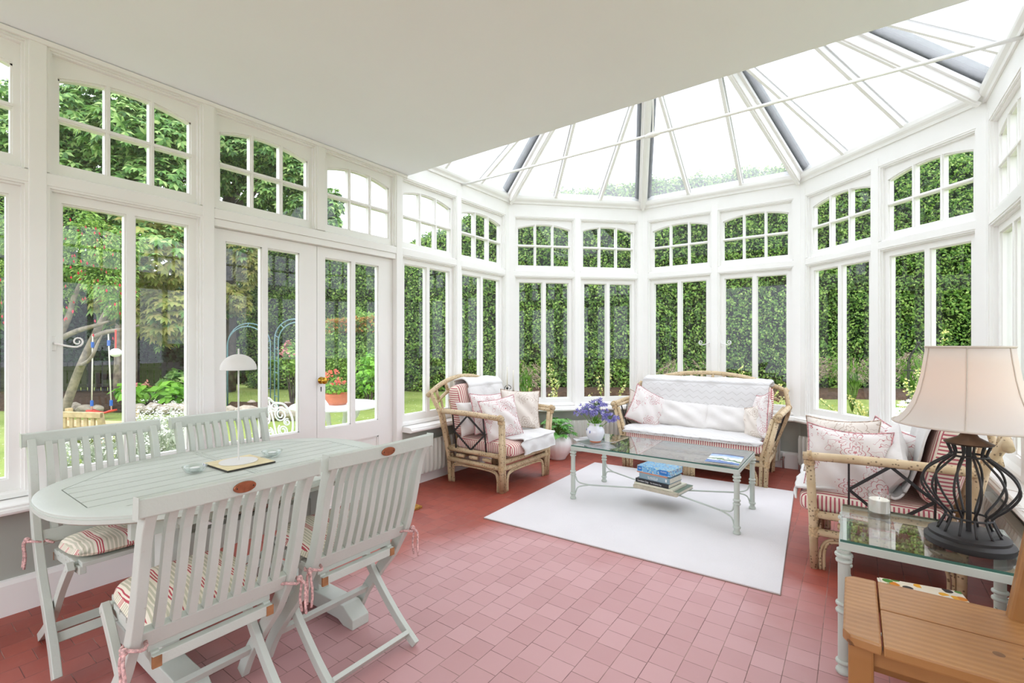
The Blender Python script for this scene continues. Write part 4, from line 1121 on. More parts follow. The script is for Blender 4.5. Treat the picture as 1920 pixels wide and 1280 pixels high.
def rattan_seat(name, label, cat, hw, aw, loc, rz, mids=0, back_z=(.812, .965), arch_w=.455, D_=(-.32, .31), by=.44, group=None):
    """hw: half width at the feet, aw: at the arms; front is -y"""
    t = thing(name, label, cat, loc, rz, group)
    yf, yr = D_; pr = .0215
    def bind(mb, a_, b_, r_=.0255):
        mb.tube([a_, b_], r_, 10)
    for s in (-1, 1):
        lg = MB(); lg.tube([(s * hw, yf, 0), (s * (hw + .012), yf - .004, .28), (s * (aw - .012), yf - .02, .635)], [.020, .022, .021], 10)
        lg.tube([(s * (hw - .040), yf, 0), (s * (hw - .032), yf, .28), (s * (aw - .05), yf - .016, .625)], [.017, .018, .017], 10)
        lg.build('front_leg', M_rat, t, smooth=True)
        lg = MB(); lg.tube(bez([(s * (hw - .03), yr, 0), (s * (hw - .01), yr + .005, .25), (s * (aw - .02), yr + .045, .55), (s * (aw + .005), by - .07, .66), (s * (arch_w + .02), by + .01, back_z[0] + .03)], 6), .0215, 10)
        lg.tube([(s * (hw - .068), yr - .004, 0), (s * (hw - .05), yr, .26)], .017, 10)
        lg.build('rear_leg', M_rat, t, smooth=True)
        ar = MB(); ar.tube(bez([(s * (aw + .012), by - .075, .668), (s * (aw + .012), 0, .668), (s * aw, yf - .05, .652)], 6), [.024] * 13, 12)
        ar.tube([(s * (aw - .035), by - .085, .655), (s * (aw - .038), yf - .02, .640)], .016, 10)
        a_o = ar.build('arm', M_rat, t, smooth=True)
        for p_, q_, r_ in (((s * (aw - .012), yf - .02, .605), (s * (aw - .010), yf - .021, .632), .028), ((s * (aw - .002), yf - .006, .657), (s * (aw - .001), yf - .028, .654), .030), ((s * (aw + .012), by - .10, .668), (s * (aw + .012), by - .12, .668), .029)):
            bn = MB(); bind(bn, p_, q_, r_); bn.build('binding', M_bind, a_o, smooth='auto')
        # side rails, beads and the arched brace
        sd = MB(); z1, z2 = .315, .215
        for z in (z1, z2):
            sd = MB(); sd.tube([(s * (hw + .008), yf, z), (s * (hw - .008), yr, z)], .0215, 10); sd.build('side_rail', M_rat, t, smooth=True)
        for k in range(3):
            y = yf + (yr - yf) * (.25 + .25 * k); sp = MB(); sp.tube([(s * hw, y - .045, (z1 + z2) / 2), (s * hw, y + .045, (z1 + z2) / 2)], .017, 10); sp.build('bead', M_rat, t, smooth=True)
        br = MB()
        for e in (0, .018):
            br.tube(bez([(s * (hw - .005), yf + .03 + e, .0), (s * (hw - .005), yf + .035 + e, .12), (s * (hw - .004), yf + .10, .185 - e), (s * (hw - .004), (yf + yr) / 2, .195 - e), (s * (hw - .006), yr - .10, .185 - e), (s * (hw - .02), yr - .035 - e, .12), (s * (hw - .03), yr - .03 - e, 0)], 5), .0085, 8)
        br.build('arched_brace', M_rat, t, smooth=True)
        for z in (z1, z2):
            bn = MB(); bind(bn, (s * (hw + .008), yf - .0, z - .028), (s * (hw + .009), yf, z + .028), .0265); bn.build('binding', M_bind, t, smooth='auto')
        # black iron lozenge between arm and rail
        ir = MB(); ya, yb = yf + .165, yr - .105; xm = lambda z: s * (hw + .004 + (aw - hw) * (z - .315) / .34)
        for y in (ya, yb): ir.beam((xm(.325), y, .325), (xm(.655), y, .655), .010, .010)
        ym = (ya + yb) / 2
        for p_, q_ in (((ya, .49), (ym, .648)), ((ym, .648), (yb, .49)), ((yb, .49), (ym, .333)), ((ym, .333), (ya, .49))):
            ir.beam((xm(p_[1]), p_[0], p_[1]), (xm(q_[1]), q_[0], q_[1]), .006, .016)
        ir.build('iron_lozenge', M_black, t)
    # front and back rails
    for nm, y, h in (('front_rail', yf, hw), ('back_rail', yr, hw - .02)):
        for z in (.315 if nm == 'back_rail' else .262, .205):
            fr = MB(); fr.tube([(-h, y, z), (h, y, z)], .021, 10); fr.build(nm, M_rat, t, smooth=True)
    legs_x = [-hw + .04] + [(-hw + 2 * hw * (k + 1) / (mids + 1)) for k in range(mids)] + [hw - .04]
    br = MB()
    for x0, x1 in zip(legs_x, legs_x[1:]):
        for e in (0, .018):
            br.tube(bez([(x0 + .03 + e, yf, 0), (x0 + .035 + e, yf, .11), (x0 + .1, yf, .175 - e), ((x0 + x1) / 2, yf, .185 - e), (x1 - .1, yf, .175 - e), (x1 - .035 - e, yf, .11), (x1 - .03 - e, yf, 0)], 5), .0085, 8)
    br.build('arched_brace', M_rat, t, smooth=True)
    for k in range(mids):
        x = legs_x[k + 1]; lg = MB()
        for e in (-.03, 0, .03): lg.tube([(x + e, yf, 0), (x + e, yf, .26)], .0165, 10)
        lg.build('middle_leg', M_rat, t, smooth=True)
    # arched back
    def arc(w_, z0, z1, y, n=18): return [(-w_ + 2 * w_ * k / n, y, z0 + (z1 - z0) * (1 - abs(-1 + 2 * k / n) ** 2.2)) for k in range(n + 1)]
    bk = MB(); A_ = arc(arch_w + .05, back_z[0] - .005, back_z[1], by + .01); bk.tube(A_, .0225, 12)
    hoop = bk.build('back_hoop', M_rat, t, smooth=True)
    bk = MB(); B_ = arc(arch_w - .03, back_z[0] - .10, back_z[1] - .085, by - .005); bk.tube(B_, .017, 10); bk.build('inner_hoop', M_rat, t, smooth=True)
    n = int(arch_w / .06) 
    for k in range(n):
        f = -.82 + 1.64 * k / (n - 1); x = arch_w * f
        zb = back_z[0] - .10 + (back_z[1] - .085 - back_z[0] + .10) * (1 - abs(x / (arch_w - .03)) ** 2.2); x2 = x * 1.07
        zt = back_z[0] - .005 + (back_z[1] - back_z[0] + .005) * (1 - abs(x2 / (arch_w + .05)) ** 2.2)
        m = MB(); m.tube([(x, by - .005, zb), (x2, by + .01, zt)], .0155, 8); m.build('spindle', M_rat, hoop, smooth=True)
    for k in range(-3, 4): 
        m = MB(); x = k * (arch_w - .10) / 3; m.tube([(x * .9, yr + .03, .315), (x, by - .02, back_z[0] - .06)], .012, 8); m.build('back_stick', M_rat, t, smooth=True)
    m = MB(); m.bx(-hw + .02, yf + .01, .285, hw - .02, yr, .300); m.build('seat_deck', M_foam, t)
    return t
def seat_pads(t, hw, yf, yr, z=.365, half=.068, zt=.86, n=1, by=.27):
    """ticking seat block and back block"""
    cushion_block('seat_cushion', M_tick_seat, t, (0, (yf + yr) / 2 - .055, z), (hw, (yr - yf) / 2 + .03, half), p=9)
    cushion_block('back_cushion', M_tick, t, (0, by, (.43 + zt) / 2), (hw - .01, .085, (zt - .43) / 2 + .012), rot=(R(-13), 0, 0), axis='y', p=7)
def ribbon(name, mat, parent, prof, x0, x1, th=.012, nx=26, wav=.006, edge=0, seed=0):
    """cloth laid along a (y, z) profile between x0 and x1"""
    pts = bez([(0, p[0], p[1]) for p in prof], 7); m = len(pts); V = []; F = []
    for side in (0, 1):
        for i, p in enumerate(pts):
            d = (pts[min(i + 1, m - 1)] - pts[max(i - 1, 0)]).normalized(); nn = Vector((0, -d.z, d.y))
            if nn.z < 0 and abs(nn.z) > .5: nn = -nn
            for k in range(nx):
                u_ = k / (nx - 1); x = x0 + (x1 - x0) * u_
                w_ = wav * (math.sin(x * 19 + i * .23 + seed) + .6 * math.sin(x * 37 - i * .31 + seed * 2) + .5 * math.sin(i * .5 + x * 5))
                x += edge * math.sin(i * .37 + seed) * (abs(u_ - .5) * 2) ** 4
                q = p + nn * (w_ + (th if side else 0)); V.append((x, q.y, q.z))
    def I(s, i, k): return s * m * nx + i * nx + k
    for i in range(m - 1):
        for k in range(nx - 1):
            F.append((I(1, i, k), I(1, i, k + 1), I(1, i + 1, k + 1), I(1, i + 1, k))); F.append((I(0, i, k + 1), I(0, i, k), I(0, i + 1, k), I(0, i + 1, k + 1)))
    for i in range(m - 1):
        F.append((I(0, i, 0), I(1, i, 0), I(1, i + 1, 0), I(0, i + 1, 0))); F.append((I(1, i, nx - 1), I(0, i, nx - 1), I(0, i + 1, nx - 1), I(1, i + 1, nx - 1)))
    for k in range(nx - 1):
        F.append((I(0, 0, k + 1), I(0, 0, k), I(1, 0, k), I(1, 0, k + 1))); F.append((I(0, m - 1, k), I(0, m - 1, k + 1), I(1, m - 1, k + 1), I(1, m - 1, k)))
    mb = MB(); mb.add(V, F); return mb.build(name, mat, parent, smooth=True)
def pillow(label, w_, h_, th, mat, loc, rot, pipe=None, crush=.0, seed=0):
    """scatter pillow; stands in its own x-z plane, y is thickness"""
    t = thing('pillow', label, 'pillow', loc)
    t.rotation_euler = rot
    n = 25
    def edge(a_, b_):
        # pulled-in sides, pointed corners
        px = a_ * (1 - .09 * (1 - b_ * b_)) ; pz = b_ * (1 - .10 * (1 - a_ * a_))
        return px * w_ / 2, pz * h_ / 2
    def f(u_, v_, s):
        a_, b_ = u_ * 2 - 1, v_ * 2 - 1; x, z = edge(a_, b_)
        k = max(0, (1 - abs(a_) ** 2.6)) ** .5 * max(0, (1 - abs(b_) ** 2.6)) ** .5
        y = s * th / 2 * k * (1 + .12 * math.sin(a_ * 4 + seed) * math.cos(b_ * 5 + seed))
        y += .010 * math.sin(a_ * 7 + b_ * 6 + seed * 3) * k + crush * (a_ * a_) * .5 * h_ * (1 if b_ > 0 else .2)
        z -= crush * .25 * h_ * max(0, b_) * (1 - a_ * a_)
        return (x, y, z)
    mb = MB(); mb.grid(lambda u_, v_: f(u_, v_, -1), n, n); mb.grid(lambda u_, v_: f(1 - u_, v_, 1), n, n); mb.build('cover', mat, t, smooth=True)
    if pipe:
        loop = []
        for k in range(4 * 16):
            e, q = divmod(k, 16); q /= 16; a_, b_ = [(-1 + 2 * q, -1), (1, -1 + 2 * q), (1 - 2 * q, 1), (-1, 1 - 2 * q)][e]
            loop.append(f((a_ + 1) / 2, (b_ + 1) / 2, -1))
        mb = MB(); mb.tube(loop, .0045, 6, closed=True); mb.build('piping', pipe, t, smooth=True)
    return t
def at_local(t, p):
    return Matrix.Translation(t.location) @ Matrix.Rotation(t.rotation_euler[2], 4, 'Z') @ Vector(p)

# left armchair (faces the room)
A1 = rattan_seat('rattan_armchair', 'rattan armchair with striped cushions by the left window, beside the planter', 'armchair', .375, .425, (.50, 3.665, 0), R(90), group='rattan armchairs')
seat_pads(A1, .335, -.32, .30, zt=.90)
A2 = copy_tree(A1); A2['label'] = 'rattan armchair with striped cushions on the right, behind the glass side table'; A2.location = (3.425, 3.635, 0); A2.rotation_euler = (0, 0, R(-90))
SO = rattan_seat('rattan_sofa', 'two seat rattan sofa with arched back under the far windows', 'sofa', .665, .775, (1.985, 5.13, 0), 0, mids=1, back_z=(.815, .975), arch_w=.725, D_=(-.35, .33), by=.36)
cushion_block('seat_cushion', M_tick_seat, SO, (0, -.06, .345), (.655, .36, .062), p=10)
cushion_block('back_cushion', M_tick, SO, (0, .205, .655), (.655, .08, .235), rot=(R(-13), 0, 0), axis='y', p=8)
def throw(label, base, prof, x0, x1, mat, group=None, **k):
    t = thing('throw', label, 'throw', base.location, base.rotation_euler[2], group)
    ribbon('cloth', mat, t, prof, x0, x1, **k); return t
back_prof = [(.412, .87), (.402, .922), (.36, .938), (.28, .938), (.194, .87), (.150, .70), (.106, .52), (.06, .449)]
throw('plain white throw over back and seat of the left armchair', A1, [(.412, .87), (.402, .922), (.36, .938), (.28, .938), (.194, .87), (.146, .68), (.102, .51), (.05, .449), (-.10, .447), (-.30, .447), (-.395, .442), (-.424, .425), (-.432, .38), (-.434, .31)], -.20, .335, M_cloth, nx=30, edge=.02)
throw('plain white throw over the back of the right armchair', A2, back_prof + [(.0, .447), (-.2, .447), (-.395, .44), (-.425, .405), (-.43, .37)], -.31, .295, M_cloth, nx=30, edge=.02, seed=2)
throw('white zigzag quilted throw covering sofa back and seat', SO, [(.338, .86), (.335, .900), (.30, .918), (.235, .918), (.155, .868), (.112, .70), (.066, .51), (.01, .420), (-.15, .415), (-.36, .413), (-.415, .408), (-.436, .396), (-.440, .380)], -.64, .64, M_quilt, nx=60, wav=.004, th=.014, edge=.015)

# pillows on the left armchair (local: x across, -y front)
def on(base, label, p, size, mat, rx=0, ry=0, rz=0, pipe=None, crush=0, seed=0):
    q = at_local(base, p); m = Matrix.Rotation(base.rotation_euler[2] + rz, 4, 'Z') @ Matrix.Rotation(rx, 4, 'X') @ Matrix.Rotation(ry, 4, 'Y')
    return pillow(label, *size, mat, q, m.to_euler(), pipe, crush, seed)
on(A1, 'red toile pillow at the front of the left armchair, against its near arm', (-.185, -.17, .615), (.39, .38, .12), M_toile, rx=R(-18), ry=R(-6), rz=R(-22), pipe=M_pipe, seed=1)
on(A1, 'red toile pillow behind the front one on the left armchair', (-.12, .03, .635), (.42, .38, .12), M_toile, rx=R(-16), ry=R(4), rz=R(-6), pipe=M_pipe, seed=4)
on(A1, 'plain white pillow tucked behind the toile pillows on the left armchair', (-.225, .115, .60), (.38, .32, .10), M_linen, rx=R(-16), rz=R(-10), seed=6)
on(A1, 'beige floral pillow against the far arm of the left armchair', (.225, -.10, .645), (.40, .39, .12), M_toile_b, rx=R(-20), ry=R(4), rz=R(-42), pipe=M_pipe_b, seed=2)
# sofa
on(SO, 'long white pillow on the left half of the sofa', (-.20, .06, .545), (.62, .30, .13), M_linen, rx=R(-30), ry=R(3), seed=3)
on(SO, 'long white pillow on the right half of the sofa', (.34, .04, .535), (.60, .29, .13), M_linen, rx=R(-30), ry=R(2), seed=5)
on(SO, 'red toile pillow leaning on the left arm of the sofa', (-.52, -.05, .585), (.42, .40, .13), M_toile, rx=R(-12), ry=R(28), rz=R(48), pipe=M_pipe, seed=2)
on(SO, 'beige floral pillow squeezed behind the red toile one at the left end of the sofa', (-.635, .02, .57), (.36, .34, .10), M_toile_b, rx=R(-8), ry=R(20), rz=R(62), pipe=M_pipe_b, seed=5)
on(SO, 'beige floral pillow folded on the right end of the sofa', (.545, -.12, .545), (.34, .34, .11), M_toile_b, rx=R(-8), ry=R(-18), rz=R(-52), pipe=M_pipe_b, seed=7)
on(SO, 'red toile pillow leaning on the right arm of the sofa', (.60, -.13, .61), (.42, .43, .11), M_toile, rx=R(-6), ry=R(-10), rz=R(-68), pipe=M_pipe, seed=8)
# right armchair: local x+ is the side nearest the camera
on(A2, 'large red toile pillow against the near arm of the right armchair', (.245, -.17, .60), (.42, .42, .12), M_toile, rx=R(-8), ry=R(2), rz=R(84), pipe=M_pipe, crush=.1, seed=3)
on(A2, 'beige floral pillow behind the red toile one on the right armchair', (.02, -.20, .655), (.40, .36, .12), M_toile_b, rx=R(-12), ry=R(-2), rz=R(78), pipe=M_pipe_b, crush=.1, seed=6)
on(A2, 'red toile pillow between the beige and white pillows on the right armchair', (-.02, .02, .62), (.38, .38, .11), M_toile, rx=R(-16), ry=R(12), rz=R(38), pipe=M_pipe, seed=9)
on(A2, 'plain white pillow leaning on the back of the right armchair', (.150, .02, .605), (.36, .36, .13), M_linen, rx=R(-14), ry=R(42), rz=R(16), seed=10)

# ------------------------------------------------------------------ rug and mat
M_rug = mat_simple('off_white_wool_rug', 'DEDADA', 1, var=.02, vscale=3, bstr=.5, bscale=300, spec=.05)
mb = MB(); q = [(1.066, 2.743), (2.985, 2.797), (2.869, 4.80), (1.01, 4.712)]; mb.prism(q, .0, .011)
t = thing('rug', 'large plain off white rug under the glass coffee table', 'rug', (1.98, 3.75, 0)); mb.M = None
mb.v = [(x - 1.98, y - 3.75, z) for x, y, z in mb.v]; mb.build('pile', M_rug, t, bev=.003)
M_rugedge = mat_simple('rug_backing', '9A8378', .9, var=.1)
mb = MB(); mb.prism([((x - 1.98) * 1.0025, (y - 3.75) * 1.0025) for x, y in q], .0, .0045); mb.build('backing', M_rugedge, t)
M_coir = mat_simple('coir', 'B98A48', 1, var=.25, vscale=60, bstr=1, bscale=160, spec=.05)
mb = MB(); mb.bx(-.20, -.40, 0, .20, .40, .018, .004); o = mb.build('doormat', M_coir); o.location = (.325, 2.24, 0)
tag(o, 'brown coir doormat inside the garden doors', 'doormat')

# ------------------------------------------------------------------ glass tables on turned metal legs
M_sagemetal = mat_simple('sage_enamelled_metal', 'BFC6BC', .4, var=.03, spec=.5)
M_ttop = mat_glass('table_glass', (.93, .965, .95), f0=.11, gain=1.5)
M_tedge = mat_simple('green_glass_edge', '3F6B60', .15, var=.1)
def glass_table(name, label, x0, x1, y0, y1, z, lr=.018, cat='table', hs=.12):
    cx, cy = (x0 + x1) / 2, (y0 + y1) / 2; w_, d_ = (x1 - x0) / 2, (y1 - y0) / 2
    t = thing(name, label, cat, (cx, cy, 0))
    mb = MB(); zt = z - .010; fr = .032
    for A in ((-w_, -d_, w_, -d_ + fr), (-w_, d_ - fr, w_, d_), (-w_, -d_ + fr, -w_ + fr, d_ - fr), (w_ - fr, -d_ + fr, w_, d_ - fr)): mb.bx(A[0], A[1], zt - .030, A[2], A[3], zt)
    mb.build('top_frame', M_sagemetal, t, bev=.002)
    mb = MB(); g_ = .004; mb.cur = 0
    V = [(-w_ + g_, -d_ + g_), (w_ - g_, -d_ + g_), (w_ - g_, d_ - g_), (-w_ + g_, d_ - g_)]
    mb.add([(x, y, zt + .0005) for x, y in V] + [(x, y, z) for x, y in V], [(3, 2, 1, 0), (4, 5, 6, 7)]); mb.cur = 1
    mb.add([(x, y, zt + .0005) for x, y in V] + [(x, y, z) for x, y in V], [(i, (i + 1) % 4, 4 + (i + 1) % 4, 4 + i) for i in range(4)])
    mb.build('glass_top', [M_ttop, M_tedge], t)
    zj = hs
    for sx in (-1, 1):
        for sy in (-1, 1):
            X, Y = sx * (w_ - .016), sy * (d_ - .016); r_ = lr; H = zt - .030
            ring = lambda zz, k=1.35: [(r_, zz - .008), (r_ * k, zz - .005), (r_ * (k + .05), zz), (r_ * k, zz + .005), (r_, zz + .008)]
            prof = [(r_ * 1.25, 0), (r_ * 1.4, .006), (r_ * 1.35, .014), (r_, .018)] + ring(.045) + ring(H * .50) + ring(H * .56) + ring(H - .045) + ring(H - .022, 1.5) + [(r_ * 1.2, H - .008), (r_ * 1.2, H)]
            mb = MB(); mb.lathe(prof, 16, (X, Y, 0)); mb.build('leg', M_sagemetal, t, smooth='auto', angle=60)
            mb = MB()
            a_, b_ = Vector((X, Y, zj)), Vector((0, 0, zj)); d = (b_ - a_); d.normalize(); j = a_ + d * .13
            mb.tube([j, (0, 0, zj - (.006 if sx * sy > 0 else 0))], .0062, 8)
            mb.tube(bez([a_ + d * lr + Vector((0, 0, .07)), a_ + d * .045 + Vector((0, 0, .02)), j], 6), .0055, 8)
            mb.tube(bez([a_ + d * lr + Vector((0, 0, -.07)), a_ + d * .045 + Vector((0, 0, -.02)), j], 6), .0055, 8)
            mb.build('stretcher', M_sagemetal, t, smooth=True)
    return t
glass_table('coffee_table', 'rectangular glass topped coffee table with sage metal legs on the rug', 1.385, 2.665, 3.487, 4.122, .446)
for o in list(D.objects):
    if o.name == 'coffee_table': o.location.z = .011
glass_table('side_table', 'square glass topped side table with sage metal legs beside the right armchair', 3.245, 3.80, 2.275, 2.79, .528, lr=.020, hs=.14)

# ------------------------------------------------------------------ books on the coffee table stretchers
M_paper = mat_simple('book_pages', 'E4DED0', .9, var=.06, vscale=80)
def text_mesh(body, size, mat, parent, M, name='lettering', depth=.0004, align='CENTER'):
    c = D.curves.new(name, 'FONT'); c.body = body; c.size = size; c.align_x = align; c.align_y = 'CENTER'; c.extrude = depth; c.resolution_u = 3
    tmp = D.objects.new('tmp_text', c); COL.objects.link(tmp)
    bpy.context.view_layer.update()
    me = D.meshes.new_from_object(tmp.evaluated_get(bpy.context.evaluated_depsgraph_get()))
    D.objects.remove(tmp, do_unlink=True); D.curves.remove(c)
    me.transform(M); me.materials.clear(); me.materials.append(mat)
    o = D.objects.new(name, me); COL.objects.link(o); o.parent = parent
    return o
def book(label, cover, l, w_, h, loc, rz, hard=True, spine_text=None, tcol=None, tsize=.018, group=None, name='book', flat=False):
    """spine along local x on the -y side"""
    t = thing(name, label, 'book', loc, rz, group)
    mb = MB(); e = .003 if hard else 0; c = .0025 if hard else .0008
    mb.bx(-l / 2, -w_ / 2, 0, l / 2, w_ / 2, c); mb.bx(-l / 2, -w_ / 2, h - c, l / 2, w_ / 2, h); mb.bx(-l / 2, -w_ / 2 - .002, 0, l / 2, -w_ / 2 + .003, h, .0012)
    mb.build('cover', cover, t)
    mb = MB(); mb.bx(-l / 2 + e, -w_ / 2 + .003, c, l / 2 - e, w_ / 2 - e, h - c); mb.build('pages', M_paper, t)
    if spine_text:
        for body, dx, sz in spine_text:
            text_mesh(body, sz, tcol, t, Matrix.Translation(Vector((dx, -w_ / 2 - .0022, h / 2))) @ Matrix.Rotation(R(90), 4, 'X'))
    return t
M_olive = mat_simple('faded_green_cloth', '7C8A7C', .8, var=.1); M_cream = mat_simple('cream_card', 'E3DFCB', .7, var=.06)
M_tan = mat_simple('faded_tan_spine', 'C2B8A4', .85, var=.12, vscale=30)
M_blk = mat_simple('black_cover', '26262A', .4, var=.1); M_blueg = mat_simple('grey_blue_jacket', '8FA9B5', .4, var=.06); M_salmon = mat_simple('salmon_card', 'D9957A', .6, var=.1)
M_wt = mat_simple('white_print', 'F2F2F0', .6, var=0)
def speckle(name, base, cols, scale=60):
    t = NT(name); vo = t.n('ShaderNodeTexVoronoi'); vo.inputs['Scale'].default_value = scale; t.l(t.obj(), vo.inputs['Vector'])
    r_ = t.sepx(vo.outputs['Color'])[0]; c = t.mix(t.ramp(t.noise(12, 3), .3, .7), base, cols[0]); k = len(cols)
    for i, q in enumerate(cols[1:]):
        c = t.mix(t.math('MULTIPLY', t.math('GREATER_THAN', r_, .40 + .6 * i / (k - 1)), t.math('LESS_THAN', vo.outputs['Distance'], .55)), c, q)
    t.bsdf(c, .35, spec=.5); return t.m
M_puz = speckle('blue_illustrated_box', '6FB2E2', ['8CC6EC', 'A9D6EF', 'C9E2D8', 'E8C79A', '3C7FC4'], 90)
M_puzd = mat_simple('deep_blue_panel', '2B7CC9', .4, var=.08)
bx_, by_ = 2.03, 3.80; z = .011 + .128
book('old book with tan spine and green boards, bottom of the coffee table stack', M_olive, .36, .30, .026, (bx_ + .02, by_ + .01, z), R(-8), group='books under the coffee table')
o = [c for c in D.objects if c.name.startswith('book') and c.parent is None][-1]
mb = MB(); mb.bx(-.182, -.155, -.0005, .182, -.118, .0268, .002); mb.build('spine', M_tan, o); z += .0275
book('thin cream paperback second from the bottom of the stack under the coffee table', M_cream, .325, .25, .016, (bx_ - .0, by_ - .0, z), R(-8), False, group='books under the coffee table'); z += .0165
book('black book with white title, between the cream and grey-blue books', M_blk, .285, .21, .030, (bx_ - .012, by_ - .012, z), R(-10), spine_text=[('London City', -.075, .019), ('The Greatest City', .035, .013)], tcol=M_wt, group='books under the coffee table'); z += .0305
b4 = book('thick grey-blue gardening book lettered in white, middle of the stack', M_blueg, .262, .20, .044, (bx_ + .003, by_ - .006, z), R(-10), spine_text=[('PLANTS &', -.012, .020)], tcol=M_wt, group='books under the coffee table')
text_mesh('FLOWERS', .018, M_wt, b4, Matrix.Translation(Vector((-.012, -.1022, .0115))) @ Matrix.Rotation(R(90), 4, 'X'))
for c in b4.children:
    if c.name.startswith('lettering') and 'PLANTS' in c.name: pass
mb = MB(); mb.bx(.095, -.1024, .012, .108, -.1018, .034); mb.build('publisher_panel', M_wt, b4); z += .0445
book('thin salmon coloured paperback just under the puzzle box', M_salmon, .265, .19, .010, (bx_ - .018, by_ - .006, z), R(-11), False, group='books under the coffee table'); z += .0102
t = thing('puzzle_box', 'bright blue illustrated puzzle box on top of the book stack', 'box', (bx_ - .005, by_ - .0, z), R(-9))
mb = MB(); mb.bx(-.142, -.105, 0, .142, .105, .048, .002); mb.build('box_body', M_puz, t)
mb = MB(); mb.bx(.05, -.1058, .006, .124, -.105, .044); mb.bx(-.138, -.1058, .008, -.10, -.105, .042); mb.build('title_panel', M_puzd, t)
text_mesh('PUZZLE', .014, M_wt, t, Matrix.Translation(Vector((.087, -.106, .030))) @ Matrix.Rotation(R(90), 4, 'X'))
text_mesh('500', .014, M_wt, t, Matrix.Translation(Vector((-.119, -.106, .025))) @ Matrix.Rotation(R(90), 4, 'X'))
ZT = .011 + .446
def mag_mat():
    t = NT('landscape_magazine_cover'); x = t.sepx(); n = t.noise(14, 4)
    h = t.math('ADD', x[1], t.math('MULTIPLY', t.math('SUBTRACT', n, .5), .16))
    c = t.mix(t.ramp(h, .02, .10), 'E4E9EE', '7FA3D6'); c = t.mix(t.math('LESS_THAN', h, -.01), c, '5C7F52'); c = t.mix(t.math('LESS_THAN', h, -.055), c, 'D9DEE4'); c = t.mix(t.math('LESS_THAN', h, -.085), c, '4A6FA8')
    c = t.mix(t.math('GREATER_THAN', x[1], .118), c, '33456B')
    t.bsdf(c, .2, spec=.5); return t.m
M_mag = mag_mat()
t = thing('magazine', 'glossy blue landscape magazine on the right end of the coffee table', 'magazine', (2.535, 3.69, ZT), R(3))
mb = MB(); mb.grid(lambda u_, v_: (-.11 + .22 * u_, -.155 + .31 * v_, .007 + .004 * math.sin(u_ * PI)), 8, 4); mb.build('cover', M_mag, t, smooth=True)
mb = MB(); mb.bx(-.11, -.155, 0, .11, .155, .0068); mb.build('pages', M_paper, t)
M_acryl = mat_glass('clear_acrylic', (.94, .95, .96), f0=.09, haze=.30, hazecol=(.95, .95, .97))
mb = MB(); rz_ = R(-23)
t = thing('tray', 'clear curved acrylic tray under the vase on the coffee table', 'tray', (1.515, 3.667, ZT), R(-24))
V = []; F = []
for s_ in (0, 1):
    for i in range(13):
        x = -.145 + .29 * i / 12
        for y in (-.115, .115): V.append((x, y, .002 + .022 * (abs(x) / .145) ** 2.5 + s_ * .004))
for i in range(12):
    b = i * 2; F += [(b, b + 2, b + 3, b + 1), (26 + b, 26 + b + 1, 26 + b + 3, 26 + b + 2), (b, 26 + b, 26 + b + 2, b + 2), (b + 1, b + 3, 26 + b + 3, 26 + b + 1)]
F += [(0, 1, 27, 26), (24, 50, 51, 25)]
mb.add(V, F); mb.build('sheet', M_acryl, t, smooth='auto')
# vase and agapanthus
M_glaze = mat_simple('white_glaze', 'E4E6EB', .12, var=.03, spec=.6); M_bluespot = mat_simple('blue_glaze_spot', '5B71B8', .15, var=.1)
VX, VY, VZ = 1.515, 3.685, ZT + .0065
t = thing('vase', 'round white glazed vase with blue spots on the coffee table', 'vase', (VX, VY, VZ))
t.scale = (1.13, 1.13, 1.1)
mb = MB(); mb.lathe([(.001, 0), (.036, 0), (.040, .004), (.043, .014), (.062, .045), (.069, .075), (.064, .100), (.048, .122), (.042, .130), (.044, .142), (.048, .148), (.044, .148), (.038, .138), (.036, .128), (.05, .10), (.055, .075), (.03, .02), (.001, .018)], 36); mb.build('body', M_glaze, t, smooth=True)
mb = MB(); mb.lathe([(.0375, .0005), (.041, .0045), (.0435, .0135), (.0405, .0135)], 36, cap=False); mb.build('bare_foot', M_terra, t, smooth=True)
mb = MB()
for a_, z_, r_ in ((-1.75, .085, .010), (-2.35, .098, .007), (.8, .07, .01)):
    rr = .0685 if z_ > .07 else .066; mb.ball((rr * math.cos(a_), rr * math.sin(a_), z_), r_, 8, 6, (.35, .35, 1.2))
mb.build('blue_spot', M_bluespot, t, smooth=True)
M_agap = leaf_mat('violet_blue_petal', ['8781C4', 'A19CD6', 'BBB7E4', '756FBA', 'CFCCEC'], trans=.4)
M_stem = mat_simple('green_stem', '6E9440', .6, var=.15)
M_bud = mat_simple('dark_violet_bud', '3A3470', .6, var=.2)
